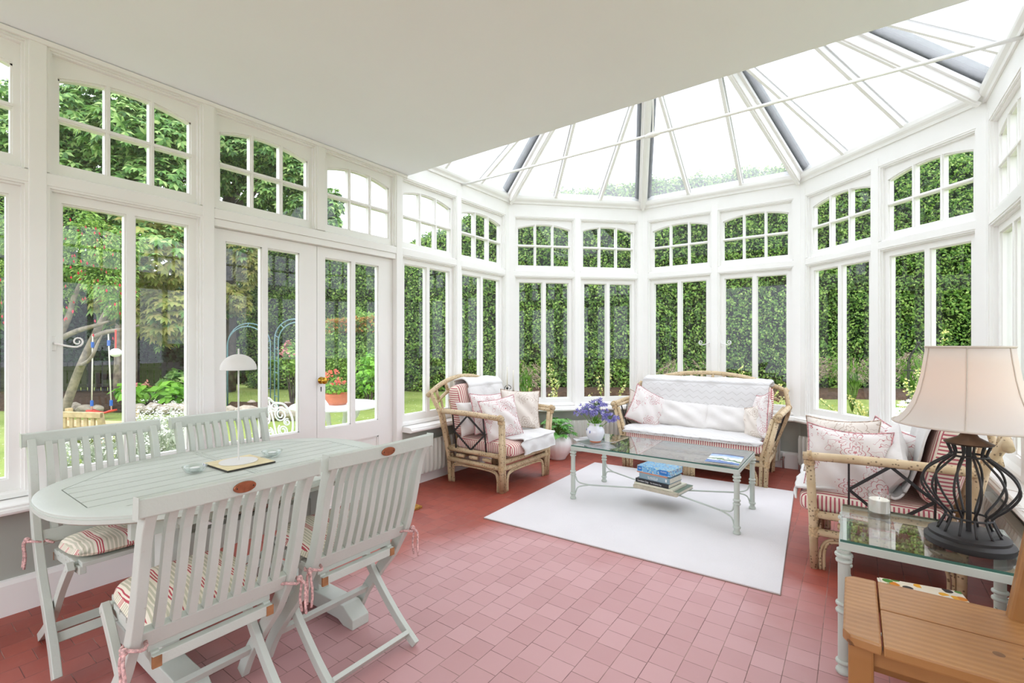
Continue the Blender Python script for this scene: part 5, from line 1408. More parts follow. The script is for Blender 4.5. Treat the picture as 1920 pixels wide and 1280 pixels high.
def agapanthus(label, lean, az, h, n, bud=False):
    t = thing('agapanthus', label, 'flower', (VX, VY, VZ + .03), group='agapanthus stems in the vase')
    tip = Vector((lean * math.cos(az), lean * math.sin(az), h)); mb = MB()
    mb.tube(bez([(tip.x * .12, tip.y * .12, 0), (tip.x * .3, tip.y * .3, h * .5), tip], 5), .003, 6); st = mb.build('stem', M_stem, t, smooth=True)
    pp_, nn_, al = [], [], []; mb = MB(); bd = MB()
    for k in range(n):
        u_ = Vector(unit(1)[0]); u_.z = abs(u_.z) * .8 - .15 if not bud else abs(u_.z) + .3; u_.normalize(); e = tip + u_ * rnd.uniform(.030, .062)
        mb.tube([tip, (tip + e) / 2 + Vector((0, 0, .006)), e], .0012, 4)
        if bud: bd.tube([e, e + u_ * .02], [.0035, .0015], 5)
        else:
            x = u_.orthogonal().normalized(); y = u_.cross(x)
            for j in range(6):
                a_ = j * PI / 3; q = (x * math.cos(a_) + y * math.sin(a_)); al.append(u_ * .8 + q * .8); nn_.append(u_ * .6 - q); pp_.append(e)
    mb.build('flower_stalk', M_stem, st)
    if bud: bd.build('bud', M_bud, t)
    else: leaves('petals', [tuple(p) for p in pp_], [tuple(p) for p in nn_],   .031, M_agap, t, aspect=.42, along=[tuple(p) for p in al], droop=.1)
for k, (le, az, h, n, bud, lb) in enumerate([(.03, 2.2, .27, 16, True, 'tallest budding agapanthus stem at the back left of the vase'), (.03, .4, .275, 18, False, 'upright agapanthus head at the top of the bunch in the vase'), (.075, -2.3, .235, 18, False, 'agapanthus head leaning to the left side of the vase'), (.105, 3.6, .205, 16, False, 'agapanthus head drooping furthest left over the vase'), (.085, -.5, .215, 18, False, 'agapanthus head leaning to the right side of the vase'),
      (.125, .35, .165, 18, False, 'agapanthus head drooping lowest at the right of the vase'), (.05, 1.4, .25, 14, True, 'budding agapanthus stem at the back right of the vase'), (.04, -1.4, .215, 14, False, 'agapanthus head at the front centre of the vase')]):
    agapanthus(lb, le, az, h, n, bud)
t = thing('vase_foliage', 'green stems and leaves filling the neck of the white vase', 'foliage', (VX, VY, VZ + .10))
u_ = unit(130); u_[:, 2] = np.abs(u_[:, 2]); q = u_ * np.array([.05, .05, .09]) * nrs.uniform(.2, 1, (130, 1)) + np.array([0, 0, .03])
leaves('leaf', q, u_ + .5 * nrs.normal(size=(130, 3)), .035, M_lime, t, aspect=.3, along=u_ + np.array([0, 0, .6]))

# planter with leafy plant beside the armchair
M_pot = mat_simple('white_fluted_ceramic', 'F3F0EF', .25, var=.03, vscale=4)
PX, PY = .578, 4.66
t = thing('planter', 'white fluted round planter on the floor between armchair and sofa', 'planter', (PX, PY, 0))
mb = MB(); fl = lambda a_, z: 1 + (.022 * abs(math.sin(a_ * 9)) if .03 < z < .255 else 0)
mb.lathe([(.001, 0), (.088, 0), (.094, .008), (.098, .018), (.125, .06), (.158, .13), (.165, .175), (.155, .22), (.125, .252), (.116, .262), (.124, .275), (.130, .282), (.120, .282), (.108, .262), (.12, .22), (.001, .20)], 72, squash=fl); mb.build('pot', M_pot, t, smooth=True)
mb = MB(); mb.lathe([(.001, .245), (.113, .245), (.113, .240), (.001, .240)], 24); mb.build('soil', M_soil, t)
t = thing('potted_plant', 'bushy plant with glossy lobed green leaves in the white planter', 'plant', (PX, PY, .245))
M_aralia = leaf_mat('glossy_lobed_leaf', ['3F7A2E', '56953C', '6DAE4C', '86C062'], rough=.3, trans=.3)
PQ, NQ, AQ, SQ = [], [], [], []; mb = MB()
for k in range(46):
    a_ = k * 2.4; el = rnd.uniform(-.1, 1.2); r_ = rnd.uniform(.09, .19)
    e = Vector((r_ * math.cos(a_) * math.cos(el * .8), r_ * math.sin(a_) * math.cos(el * .8), .03 + .20 * math.sin(max(.1, el))))
    mb.tube(bez([(0, 0, 0), (e.x * .4, e.y * .4, e.z * .8), e], 4), .003, 5)
    out_ = Vector((math.cos(a_), math.sin(a_), -.25)); nn_ = Vector((math.cos(a_) * .4, math.sin(a_) * .4, 1)); sd = nn_.cross(out_).normalized()
    for j in range(7):
        g_ = (j - 3) * .55; PQ.append(tuple(e)); NQ.append(tuple(nn_)); AQ.append(tuple(out_ * math.cos(g_) + sd * math.sin(g_))); SQ.append(.075 * (1 - .1 * abs(j - 3)) * rnd.uniform(.85, 1.15))
mb.build('stem', M_stem, t, smooth=True); leaves('leaf', PQ, NQ, SQ, M_aralia, t, aspect=.5, along=AQ, droop=.2)

# wrought iron candle holder on the corner sill
t = thing('candle_holder', 'black scrolled iron candle holder with two candles on the corner sill', 'candle holder', (.062, 4.455, .553), R(35))
mb = MB()
mb.tube(bez([(-.055, 0, .155), (-.062, 0, .225), (-.03, 0, .262), (.005, 0, .25), (.012, 0, .225), (-.008, 0, .215)], 6), .004, 6)
mb.tube(bez([(-.07, 0, .10), (-.05, 0, .15), (-.02, 0, .13), (.02, 0, .085), (.045, 0, .10), (.05, 0, .06), (.03, 0, .035)], 6), .004, 6)
mb.tube([(-.03, 0, .0), (-.03, 0, .215)], .0035, 6); mb.tube([(.04, 0, .0), (.04, 0, .18)], .0035, 6)
mb.bx(-.07, -.03, 0, .075, .03, .006, .002); mb.build('iron_stand', M_black, t, smooth='auto')
for x, z_ in ((-.03, .215), (.04, .18)):
    mb = MB(); mb.lathe([(.001, 0), (.014, 0), (.017, .004), (.012, .006), (.012, .022), (.001, .022)], 14, (x, 0, z_)); mb.build('cup', M_black, t, smooth='auto')
M_wax = mat_simple('ivory_wax', 'EFEBDD', .5, var=.02)
for x, z_, h, lb in ((-.03, .224, .25, 'tall ivory taper candle in the higher cup of the iron holder'), (.04, .189, .25, 'ivory taper candle in the lower cup of the iron holder')):
    mb = MB(); mb.lathe([(.001, 0), (.0105, 0), (.0065, h - .01), (.003, h), (.001, h + .001)], 14); o = thing('candle', lb, 'candle', Matrix.Translation(Vector((.062, 4.455, .553))) @ Matrix.Rotation(R(35), 4, 'Z') @ Vector((x, 0, z_)), group='taper candles on the corner sill')
    mb.build('wax', M_wax, o, smooth=True); mb = MB(); mb.tube([(0, 0, h), (.001, 0, h + .008)], .0008, 5); mb.build('wick', M_dark, o)

# ------------------------------------------------------------------ radiators
M_rad = mat_simple('grey_white_radiator_enamel', 'D5D8CF', .4, var=.02)
M_chrome = mat_simple('chrome', 'C8C8C8', .15, metal=1, var=0)
def radiator(i, s0, s1, z0, z1, label, valve=(0,)):
    t = thing('radiator', label, 'radiator', (*P(i, s0, .055), 0), math.atan2(DIRS[i].y, DIRS[i].x), 'radiators under the sills')
    w_ = s1 - s0; mb = MB(); n = max(3, int(w_ / .052)); inw = -1     # local +x along the wall; inward is local -y
    V = []; F = []; nz = 8; N_ = n * 8
    def relief(f): 
        q = (f * n) % 1; return .016 * (1 if .28 < q < .72 else (max(0, (q - .12) / .16) if q < .5 else max(0, (.88 - q) / .16)))
    for j in range(nz + 1):
        zz = z0 + (z1 - z0) * j / nz; e = 0 if 1 <= j < nz else -.012
        for k in range(N_ + 1):
            f = k / N_; V.append((w_ * f, -.045 + (relief(f) if 1 <= j < nz else 0) * 1 + (-e if e else 0), zz))
    for j in range(nz):
        for k in range(N_): F.append((j * (N_ + 1) + k, j * (N_ + 1) + k + 1, (j + 1) * (N_ + 1) + k + 1, (j + 1) * (N_ + 1) + k))
    mb.add(V, F); mb.build('front_panel', M_rad, t, smooth=True)
    mb = MB(); mb.bx(0, -.030, z0 + .004, w_, .032, z1 - .004, .012); mb.build('back_panel', M_rad, t)
    for e in valve:
        x = -.03 if e == 0 else w_ + .03
        mb = MB(); mb.tube([((0 if e == 0 else w_), -.005, z0 + .025), (x, -.005, z0 + .025)], .012, 10); mb.lathe([(.010, 0), (.010, z0 + .03), (.014, z0 + .034), (.014, z0 + .052), (.001, z0 + .053)], 12, (x, -.005, 0)); mb.build('valve', M_chrome, t, smooth='auto')
        mb = MB(); mb.lathe([(.013, z0 + .053), (.016, z0 + .058), (.016, z0 + .088), (.011, z0 + .094), (.001, z0 + .094)], 14, (x, -.005, 0)); mb.build('valve_cap', M_iron_w, t, smooth='auto')
    return t
radiator(0, y_off + 3.02, y_off + 4.15, .105, .405, 'white ridged radiator on the left wall behind the armchair', (0,))
radiator(1, .40, 1.40, .095, .385, 'white ridged radiator behind the planter and the blue flowers')
radiator(2, .30, 1.49, .075, .37, 'white ridged radiator behind the sofa', (1,))
radiator(3, .085, 1.30, .075, .37, 'white ridged radiator right of the sofa, behind the right armchair', (0,))
radiator(4, .35, 1.45, .085, .375, 'white ridged radiator on the right wall behind lamp and side table', ())

# ------------------------------------------------------------------ right hand corner: lamp, candle, pine chair
M_bronze = mat_simple('dark_bronze', '3A2A20', .45, metal=.5, var=.25, vscale=20); M_lampblk = mat_simple('black_lamp_base', '1F1C1A', .55, var=.15, vscale=20)
def shade_mat():
    t = NT('cream_fabric_shade'); b = t.n('ShaderNodeBsdfDiffuse'); b.inputs[0].default_value = (*lin('ECE6E0'), 1); tl = t.n('ShaderNodeBsdfTranslucent'); tl.inputs[0].default_value = (*lin('E8DCD0'), 1)
    mx = t.n('ShaderNodeMixShader'); mx.inputs[0].default_value = .35; t.l(b.outputs[0], mx.inputs[1]); t.l(tl.outputs[0], mx.inputs[2]); t.l(mx.outputs[0], t.out.inputs[0]); return t.m
M_shade = shade_mat()
t = thing('table_lamp', 'large lamp with black wire cage base and cream bell shade on the side table', 'lamp', (3.650, 2.500, .5285))
mb = MB(); mb.lathe([(.001, 0), (.128, 0), (.131, .006), (.131, .022), (.124, .030), (.118, .034), (.118, .044), (.104, .052), (.001, .054)], 48); mb.build('base', M_lampblk, t, smooth='auto')
wp = [(.092, .05), (.068, .105), (.072, .125), (.112, .17), (.140, .225), (.125, .275), (.083, .315), (.055, .338), (.052, .352), (.064, .388)]
for k in range(12):
    a_ = 2 * PI * k / 12 + .1; mb = MB(); mb.tube(bez([(r_ * math.cos(a_), r_ * math.sin(a_), z_) for r_, z_ in wp], 4), .0042, 7); mb.build('wire', M_lampblk, t, smooth=True)
mb = MB()
for r_, z_ in ((.067, .108), (.0545, .342)): mb.tube([(r_ * math.cos(2 * PI * k / 28), r_ * math.sin(2 * PI * k / 28), z_) for k in range(28)], .0042, 7, closed=True)
mb.build('ring', M_lampblk, t, smooth=True)
mb = MB(); mb.tube([(0, 0, .05), (0, 0, .38)], .0085, 10); mb.build('stem', M_lampblk, t, smooth='auto')
mb = MB(); mb.lathe([(.001, .384), (.070, .386), (.073, .391), (.055, .400), (.030, .414), (.020, .430), (.017, .446), (.021, .452), (.021, .462), (.015, .466), (.015, .50), (.001, .50)], 32); mb.build('collar', M_bronze, t, smooth='auto')
prof = [(.228, .458), (.214, .468), (.190, .497), (.170, .535), (.154, .585), (.142, .64), (.133, .70), (.126, .757)]
mb = MB(); mb.lathe(prof + [(r_ - .002, z_) for r_, z_ in reversed(prof)], 48, cap=False); sh = mb.build('lamp_shade', M_shade, t, smooth=True)
M_trimc = mat_simple('shade_trim', 'CFC3B6', .9, var=.03)
mb = MB()
for r_, z_ in ((.2285, .459), (.1265, .757)): mb.tube([(r_ * math.cos(2 * PI * k / 48), r_ * math.sin(2 * PI * k / 48), z_) for k in range(48)], .004, 6, closed=True)
for k in range(6):
    a_ = 2 * PI * k / 6 + .35; mb.tube([((r_ + .001) * math.cos(a_), (r_ + .001) * math.sin(a_), z_) for r_, z_ in prof], .0022, 5)
mb.build('shade_trim', M_trimc, sh, smooth=True)
M_bulb = NT('warm_bulb'); e = M_bulb.n('ShaderNodeEmission'); e.inputs[0].default_value = (1, .72, .48, 1); e.inputs[1].default_value = 1.6; M_bulb.l(e.outputs[0], M_bulb.out.inputs[0])
mb = MB(); mb.ball((0, 0, .56), .032, 14, 10); mb.lathe([(.013, .50), (.013, .535), (.02, .545)], 12, cap=False); mb.build('bulb', M_bulb.m, t, smooth=True)
mb = MB(); mb.tube(bez([(.11, -.02, .012), (.14, -.015, .014), (.175, -.01, .006), (.20, .0, -.06), (.22, .02, -.25), (.23, .03, -.50)], 5), .0035, 6); mb.build('flex', M_lampblk, t, smooth=True)
pl = D.lights.new('lamp_bulb_light', 'POINT'); pl.energy = .28; pl.color = (1, .70, .48); pl.shadow_soft_size = .035
po = D.objects.new('lamp_bulb_light', pl); COL.objects.link(po); po.parent = t; po.location = (0, 0, .60)
M_jar = mat_glass('clear_jar', (.985, .99, .985), f0=.075)
t = thing('candle_jar', 'white candle in a clear glass tumbler on the side table', 'candle', (3.386, 2.720, .528))
mb = MB(); mb.lathe([(.001, 0), (.041, 0), (.042, .004), (.042, .098), (.0395, .098), (.0395, .008), (.001, .008)], 32); mb.build('tumbler', M_jar, t, smooth='auto')
mb = MB(); mb.lathe([(.001, .012), (.0385, .012), (.0385, .066), (.033, .069), (.001, .066)], 28); mb.build('wax', M_wax, t, smooth='auto')
mb = MB(); mb.tube([(0, 0, .066), (.002, 0, .074)], .001, 5); mb.build('wick', M_dark, t)
# pine chair
def pine_mat():
    t = NT('waxed_pine'); xyz = t.obj(); 
    mp = t.n('ShaderNodeMapping'); mp.inputs['Scale'].default_value = (1.2, 7, 7); t.l(xyz, mp.inputs[0])
    w_ = t.n('ShaderNodeTexWave', wave_type='BANDS', bands_direction='Y'); w_.inputs['Scale'].default_value = 1.6; w_.inputs['Distortion'].default_value = 5; w_.inputs['Detail'].default_value = 3; w_.inputs['Detail Scale'].default_value = .7
    t.l(mp.outputs[0], w_.inputs['Vector'])
    c = t.mix(t.math('MULTIPLY', w_.outputs[0], .45), '9E6E3E', 'B88A58'); c = t.mix(t.math('MULTIPLY', t.ramp(t.noise(6, 4), .4, .8), .5), c, '85552A')
    vo = t.n('ShaderNodeTexVoronoi'); vo.inputs['Scale'].default_value = 7; t.l(xyz, vo.inputs['Vector'])
    c = t.mix(t.math('MULTIPLY', t.math('LESS_THAN', vo.outputs['Distance'], .09), .75), c, '5A3A1E')
    t.bsdf(c, .38, spec=.45, bump=w_.outputs[0], bstr=.06); return t.m
M_pine = pine_mat()
t = thing('pine_chair', 'waxed pine chair with plank seat at the lower right, in front of the side table', 'chair', (3.485, 1.885, 0))
Zs = .462
mb = MB()
poly = [(-.218, -.175), (-.200, -.205), (-.128, -.215), (-.128, .232), (-.195, .228), (-.218, .205)]; mb.prism(poly, Zs - .032, Zs); mb.build('front_plank', M_pine, t, bev=.006)
for y0, y1 in ((-.215, .012), (.018, .232)):
    mb = MB(); mb.bx(-.1245, y0, Zs - .032, .225, y1, Zs, .006); mb.build('seat_plank', M_pine, t)
for sx, sy in ((-1, -1), (-1, 1)):
    mb = MB(); mb.bx(-.205, sy * .17 - .03 + .008, 0, -.145, sy * .17 + .03 + .008, Zs - .03, .006); mb.build('leg', M_pine, t)
for sy in (-1, 1):
    mb = MB(); y = sy * .185 + .008
    poly = [(.190, 0), (.240, 0), (.238, .46), (.30, .95), (.262, .95), (.190, .46)]
    V = [(x, y - .022, z_) for x, z_ in poly] + [(x, y + .022, z_) for x, z_ in poly]; n = 6
    mb.add(V, [tuple(range(n)), tuple(range(2 * n - 1, n - 1, -1))] + [(i, n + i, n + (i + 1) % n, (i + 1) % n) for i in range(n)]); mb.build('back_post', M_pine, t, bev=.008)
for z_ in (.62, .76, .90):
    mb = MB(); x = .215 + (z_ - .46) * .13; mb.bx(x, -.16, z_ - .035, x + .018, .176, z_ + .035, .004); mb.build('back_slat', M_pine, t)
for y in (-.165, .185):
    mb = MB(); mb.bx(-.15, y - .012, Zs - .085, .20, y + .012, Zs - .032, .003); mb.build('apron', M_pine, t)
    mb = MB(); mb.bx(-.15, y - .012, .17, .20, y + .012, .215, .003); mb.build('stretcher', M_pine, t)
mb = MB(); mb.bx(-.188, -.14, Zs - .085, -.160, .155, Zs - .032, .003); mb.build('apron', M_pine, t)
# magazines under the side table
M_magc = speckle('colourful_magazine_cover', 'EDE6DA', ['E8D9B8', 'D9862B', '3C3A38', '4F8A3C', 'E8A93A'], 26)
for k, (dx, dy, r_, lb) in enumerate([(0, 0, -20, 'lower magazine of the pair on the side table stretchers'), (.012, -.006, -17, 'colourful magazine lying on top under the side table')]):
    t = thing('magazine', lb, 'magazine', (3.545 + dx, 2.835 + dy, .148 + k * .009), R(r_ + 26), 'magazines under the side table')
    mb = MB(); mb.bx(-.15, -.108, 0, .15, .108, .0075); mb.build('pages', M_paper, t)
    mb = MB(); mb.bx(-.15, -.108, .0075, .15, .108, .0085); mb.build('cover', M_magc if k else M_cream, t)
    if k: text_mesh('CL', .09, M_wt, t, Matrix.Translation(Vector((.06, -.02, .0087))))
M_cable = mat_simple('white_cable', 'E9E7E2', .4, var=0)
t = thing('cable', 'loose loop of white cable on the right hand window sill', 'cable', (WX - .05, 2.95, .548))
mb = MB(); mb.tube(bez([(-.05 + .06 * math.cos(k * .8) * (1 - k * .02), k * .045 - .15 + .06 * math.sin(k * .8), .006 + .03 * abs(math.sin(k * .5))) for k in range(14)], 5), .0025, 6); mb.build('flex', M_cable, t, smooth=True)
M_tub = mat_simple('white_plastic', 'E6E8EA', .4, var=.02); M_bluep = mat_simple('blue_band', '6E9CC6', .4, var=.05)
t = thing('plastic_tub', 'small white plastic tub with blue band on the floor behind the side table', 'tub', (3.885, 2.86, 0))
mb = MB(); mb.lathe([(.001, 0), (.055, 0), (.062, .02), (.066, .20), (.066, .21), (.06, .215), (.001, .215)], 24); mb.build('body', M_tub, t, smooth='auto')
mb = MB(); mb.lathe([(.0668, .11), (.0675, .112), (.0680, .14), (.0672, .142)], 24, cap=False); mb.build('band', M_bluep, t, smooth='auto')
# ------------------------------------------------------------------ things in the garden
M_rope = mat_simple('pale_rope', 'D6D2C2', .9, var=.15, vscale=60); M_redp = mat_simple('red_plastic', 'D2402F', .35, var=.05); M_bluec = mat_simple('blue_plastic', '2F63B4', .4, var=.05)
# swing hanging from the fuchsia branch
d = 8.4; a_, b_ = at(174, 626, d), at(203, 622, d); sa, sb = at(172, 770, d), at(209, 770, d)
t = thing('swing', 'child swing with red seat on ropes hanging from the fuchsia tree', 'swing', (sa + sb) / 2); o0 = (sa + sb) / 2
for p, q in ((a_, sa), (b_, sb)):
    mb = MB(); mb.tube([p - o0, q - o0], .011, 6); mb.build('rope', M_rope, t, smooth=True)
    for f in (.14, .90):
        m = p.lerp(q, f) - o0; mb = MB(); mb.tube([m + Vector((0, 0, .05)), m - Vector((0, 0, .05))], .024, 8); mb.build('rope_clip', M_bluec, t, smooth='auto')
u_ = (sb - sa).normalized(); n_ = Vector((-u_.y, u_.x, 0)); mb = MB()
mb.grid(lambda x, y: tuple((sa - o0) - u_ * .03 + u_ * ((sb - sa).length + .06) * x + n_ * (-.08 + .16 * y) + Vector((0, 0, .025 - .05 * math.sin(x * PI)))), 10, 3); s_ = mb.build('seat', M_redp, t, smooth=True)
md_ = s_.modifiers.new('thick', 'SOLIDIFY'); md_.thickness = .03
# white ball on a red strap
c = at(217, 661, 8.25); tp = at(217, 618, 8.25)
t = thing('hanging_ball', 'white ball hanging on a red strap from the tree branch', 'ball', c)
mb = MB(); mb.ball((0, 0, 0), .088, 20, 14, (1, 1, .85)); mb.build('ball', M_iron_w, t, smooth=True)
for e in (-.02, .02):
    mb = MB(); mb.tube([(e * .4, 0, .07), (e, 0, (tp - c).z)], .009, 6); mb.build('strap', M_redp, t)
# timber fence with a bench in shade
A_, B_ = gnd(-260, 11.6), gnd(345, 12.0); ln = (B_ - A_).length; dr = (B_ - A_).normalized()
t = thing('timber_fence', 'low dark stained timber fence in the shade behind the swing', 'fence', A_, math.atan2(dr.y, dr.x))
n = int(ln / .16)
for k in range(n):
    mb = MB(); mb.bx(k * .16, 0, 0, k * .16 + .12, .025, .82); mb.build('fence_board', M_fence, t)
for z_ in (.2, .62):
    mb = MB(); mb.bx(0, -.04, z_, ln, 0, z_ + .09); mb.build('fence_rail', M_fence, t)
# garden bench, back to the room
p = gnd(128, 6.1); rz = YAW + R(-8)
t = thing('garden_bench', 'pale wooden garden bench seen from behind the left window', 'bench', p, rz)
for x in (-.52, .52):
    mb = MB(); mb.beam((x, .02, 0), (x, -.05, .425), .06, .05); mb.build('back_post', M_benchw, t); mb = MB(); mb.bx(x - .03, .40, 0, x + .03, .46, .40); mb.build('leg', M_benchw, t)
mb = MB(); mb.bx(-.55, -.075, .36, .55, -.03, .43, .006); mb.build('top_rail', M_benchw, t)
mb = MB(); mb.bx(-.55, 0, .20, .55, .46, .235, .004); mb.build('seat', M_benchw, t)
for k in range(9):
    x = -.42 + k * .105; mb = MB(); mb.bx(x - .025, -.055, .23, x + .025, -.035, .37); mb.build('back_slat', M_benchw, t)
# bank of small white flowers under the left window
pp_, nn_ = [], []; sp, sn, sal = [], [], []
for k in range(620):
    u = rnd.choice([rnd.uniform(255, 372), rnd.uniform(110, 250)]); 
    dd = rnd.uniform(4.7, 6.0); top = rnd.uniform(.15, .60) if u > 255 else rnd.uniform(.08, .30)
    g_ = gnd(u, dd)
    if g_.x > -.35 or (u < 255 and dd > 5.35): continue
    for j in range(5): pp_.append((g_.x + rnd.gauss(0, .02), g_.y + rnd.gauss(0, .02), top + rnd.gauss(0, .012))); nn_.append((rnd.gauss(0, .3), rnd.gauss(0, .3), 1))
    for j in range(3): sp.append((g_.x + rnd.gauss(0, .03), g_.y + rnd.gauss(0, .03), rnd.uniform(0, top * .8))); sn.append((rnd.gauss(0, 1), rnd.gauss(0, 1), .5)); sal.append((rnd.gauss(0, .4), rnd.gauss(0, .4), 1))
t = thing('white_flower_bank', 'bank of small creamy white flowers on silver stems under the left window', 'flowers'); t['kind'] = 'stuff'
leaves('blossom', pp_, nn_, .026, M_whf, t, aspect=.9); leaves('silver_foliage', sp, sn, .12, M_silver, t, aspect=.22, along=sal)
# metal garden arch: two hoops joined by rungs
t = thing('garden_arch', 'slim blue-green metal garden arch seen through the garden door', 'arch', gnd(495, 8.9))
oa = gnd(495, 8.9)
def hoop(uc, hw_, d_, vt, r_=.012):
    g_ = gnd(uc, d_) - oa; w2 = hw_ / 893. * d_; top = 1.3 - (vt - 643) / 893. * d_; sp_ = top - w2 * 1.0
    pts = [g_ - _rt * w2] + [g_ - _rt * w2 * math.cos(q) + Vector((0, 0, sp_ + (top - sp_) * math.sin(q))) for q in [PI * k / 16 for k in range(17)]] + [g_ + _rt * w2]
    mb = MB(); mb.tube(pts, r_, 6); mb.build('hoop', M_archm, t, smooth=True); return pts
h1 = hoop(467, 40, 9.6, 606); h2 = hoop(553, 38, 8.2, 598); h3 = hoop(463, 37, 9.2, 612); h4 = hoop(558, 36, 7.9, 604)
for ha, hb in ((h1, h3), (h2, h4)):
    for i in (0, 2, 5, 9, 13, 16, 18):
        mb = MB(); mb.tube([ha[i] if i else ha[i] + Vector((0, 0, 1)), hb[i] if i else hb[i] + Vector((0, 0, 1))], .007, 5); mb.build('rung', M_archm, t)
    for z_ in (.4, .8, 1.2):
        for i in (0, 18):
            mb = MB(); mb.tube([ha[i] + Vector((0, 0, z_)), hb[i] + Vector((0, 0, z_))], .007, 5); mb.build('rung', M_archm, t)
# white iron table with terracotta bowl, and two ornate chairs
c = at(632, 757, 5.15); 
t = thing('garden_table', 'round white painted iron garden table outside the garden doors', 'table', (c.x, c.y, 0)); tz = c.z
mb = MB(); mb.lathe([(.001, tz - .03), (.46, tz - .03), (.475, tz - .02), (.475, tz - .008), (.46, tz), (.001, tz)], 40, squash=lambda a_, z_: 1 + .012 * math.cos(a_ * 10)); mb.build('tabletop', M_iron_w, t, smooth='auto')
for k in range(4):
    a_ = k * PI / 2 + .5; mb = MB(); mb.tube(bez([(.24 * math.cos(a_), .24 * math.sin(a_), tz - .03), (.16 * math.cos(a_), .16 * math.sin(a_), tz * .55), (.30 * math.cos(a_), .30 * math.sin(a_), 0)], 6), [.035] * 3 + [.024] * 10, 8); mb.build('leg', M_iron_w, t, smooth=True)
PZ = tz; q = at(633, 750, 5.1)
t = thing('terracotta_pot', 'wide terracotta pot on the white garden table', 'pot', (q.x, q.y, PZ))
mb = MB(); mb.lathe([(.001, 0), (.085, 0), (.118, .05), (.13, .095), (.135, .10), (.135, .118), (.125, .118), (.115, .095), (.001, .09)], 32); mb.build('pot', M_terra, t, smooth='auto')
t = thing('potted_flowers', 'coral pink flowers growing in the terracotta pot', 'flowers', (q.x, q.y, PZ + .09))
u_ = unit(60); u_[:, 2] = np.abs(u_[:, 2]); pz_ = u_ * np.array([.10, .10, .17]) + np.array([-.02, 0, .02]); leaves('leaf', pz_, u_ + .3 * nrs.normal(size=(60, 3)), .05, M_lime, t, aspect=.6)
mb = MB(); pf = []
for k in range(9):
    e = Vector((rnd.uniform(-.13, .06), rnd.uniform(-.09, .09), rnd.uniform(.12, .27))); mb.tube([(e.x * .3, e.y * .3, 0), tuple(e)], .003, 4)
    for j in range(12): pf.append(tuple(e + Vector((rnd.gauss(0, .014), rnd.gauss(0, .014), rnd.gauss(0, .012)))))
mb.build('stem', M_stem, t); leaves('blossom', pf, unit(len(pf)), .03, M_coral, t, aspect=.9)
def iron_chair(label, u, dd, rz, seat=.42):
    g_ = gnd(u, dd); t = thing('garden_chair', label, 'chair', g_, rz, 'ornate white iron garden chairs')
    mb = MB(); mb.lathe([(.001, seat - .012), (.20, seat - .012), (.21, seat - .004), (.20, seat), (.001, seat)], 28); mb.build('seat', M_iron_w, t, smooth='auto')
    for k in range(4):
        a_ = PI / 4 + k * PI / 2; mb = MB(); mb.tube(bez([(.15 * math.cos(a_), .15 * math.sin(a_), seat - .01), (.20 * math.cos(a_), .20 * math.sin(a_), seat * .7), (.17 * math.cos(a_), .17 * math.sin(a_), seat * .35), (.23 * math.cos(a_), .23 * math.sin(a_), 0)], 5), .012, 7); mb.build('leg', M_iron_w, t, smooth=True)
    def P_(x, z_): return (x, .19 + .10 * (z_ - seat) / .4 - .05 * (x / .2) ** 2, z_)
    mb = MB(); ol = [(-.13, seat), (-.19, seat + .10), (-.205, seat + .22), (-.16, seat + .34), (-.06, seat + .37), (0, seat + .42), (.06, seat + .37), (.16, seat + .34), (.205, seat + .22), (.19, seat + .10), (.13, seat)]
    mb.tube(bez([P_(*p) for p in ol], 5), .011, 7); bk = mb.build('back_frame', M_iron_w, t, smooth=True)
    for s in (-1, 1):
        for cx, cz, r0, tw, st in ((.10, seat + .25, .075, 2.0, 0), (.09, seat + .10, .06, 2.0, 2), (.05, seat + .33, .045, 1.6, 4), (.15, seat + .17, .035, 1.6, 1)):
            m = MB(); m.tube([P_(s * (cx + (r0 * (1 - .75 * k / 26)) * math.cos(st + tw * 2 * PI * k / 26)), cz + (r0 * (1 - .75 * k / 26)) * math.sin(st + tw * 2 * PI * k / 26)) for k in range(27)], .0075, 6); m.build('scroll', M_iron_w, bk, smooth=True)
    m = MB(); m.tube([P_(0, seat), P_(0, seat + .40)], .009, 6); m.build('centre_bar', M_iron_w, bk)
    return t
iron_chair('ornate white iron chair at the left of the white garden table', 556, 4.45, YAW + R(80), .36)
iron_chair('ornate white iron chair at the right of the white garden table, nearest the house', 690, 4.75, YAW + R(-65), .42)
# metal obelisk
p = gnd(1722, 6.9); t = thing('obelisk', 'slim dark metal plant support with a pointed top among the grasses', 'plant support', p)
for k in range(4):
    a_ = PI / 4 + k * PI / 2; x, y = .16 * math.cos(a_), .16 * math.sin(a_)
    mb = MB(); mb.tube(bez([(x, y, 0), (x, y, .9), (x * .75, y * .75, 1.12), (0, 0, 1.28)], 6), .007, 6); mb.build('upright', M_fence, t, smooth=True)
for z_ in (.45, .9):
    mb = MB(); mb.tube([(.16 * math.cos(q * PI / 8), .16 * math.sin(q * PI / 8), z_) for q in range(16)], .006, 5, closed=True); mb.build('ring', M_fence, t, smooth=True)
mb = MB(); mb.ball((0, 0, 1.30), .025, 10, 8); mb.build('finial', M_fence, t, smooth=True)
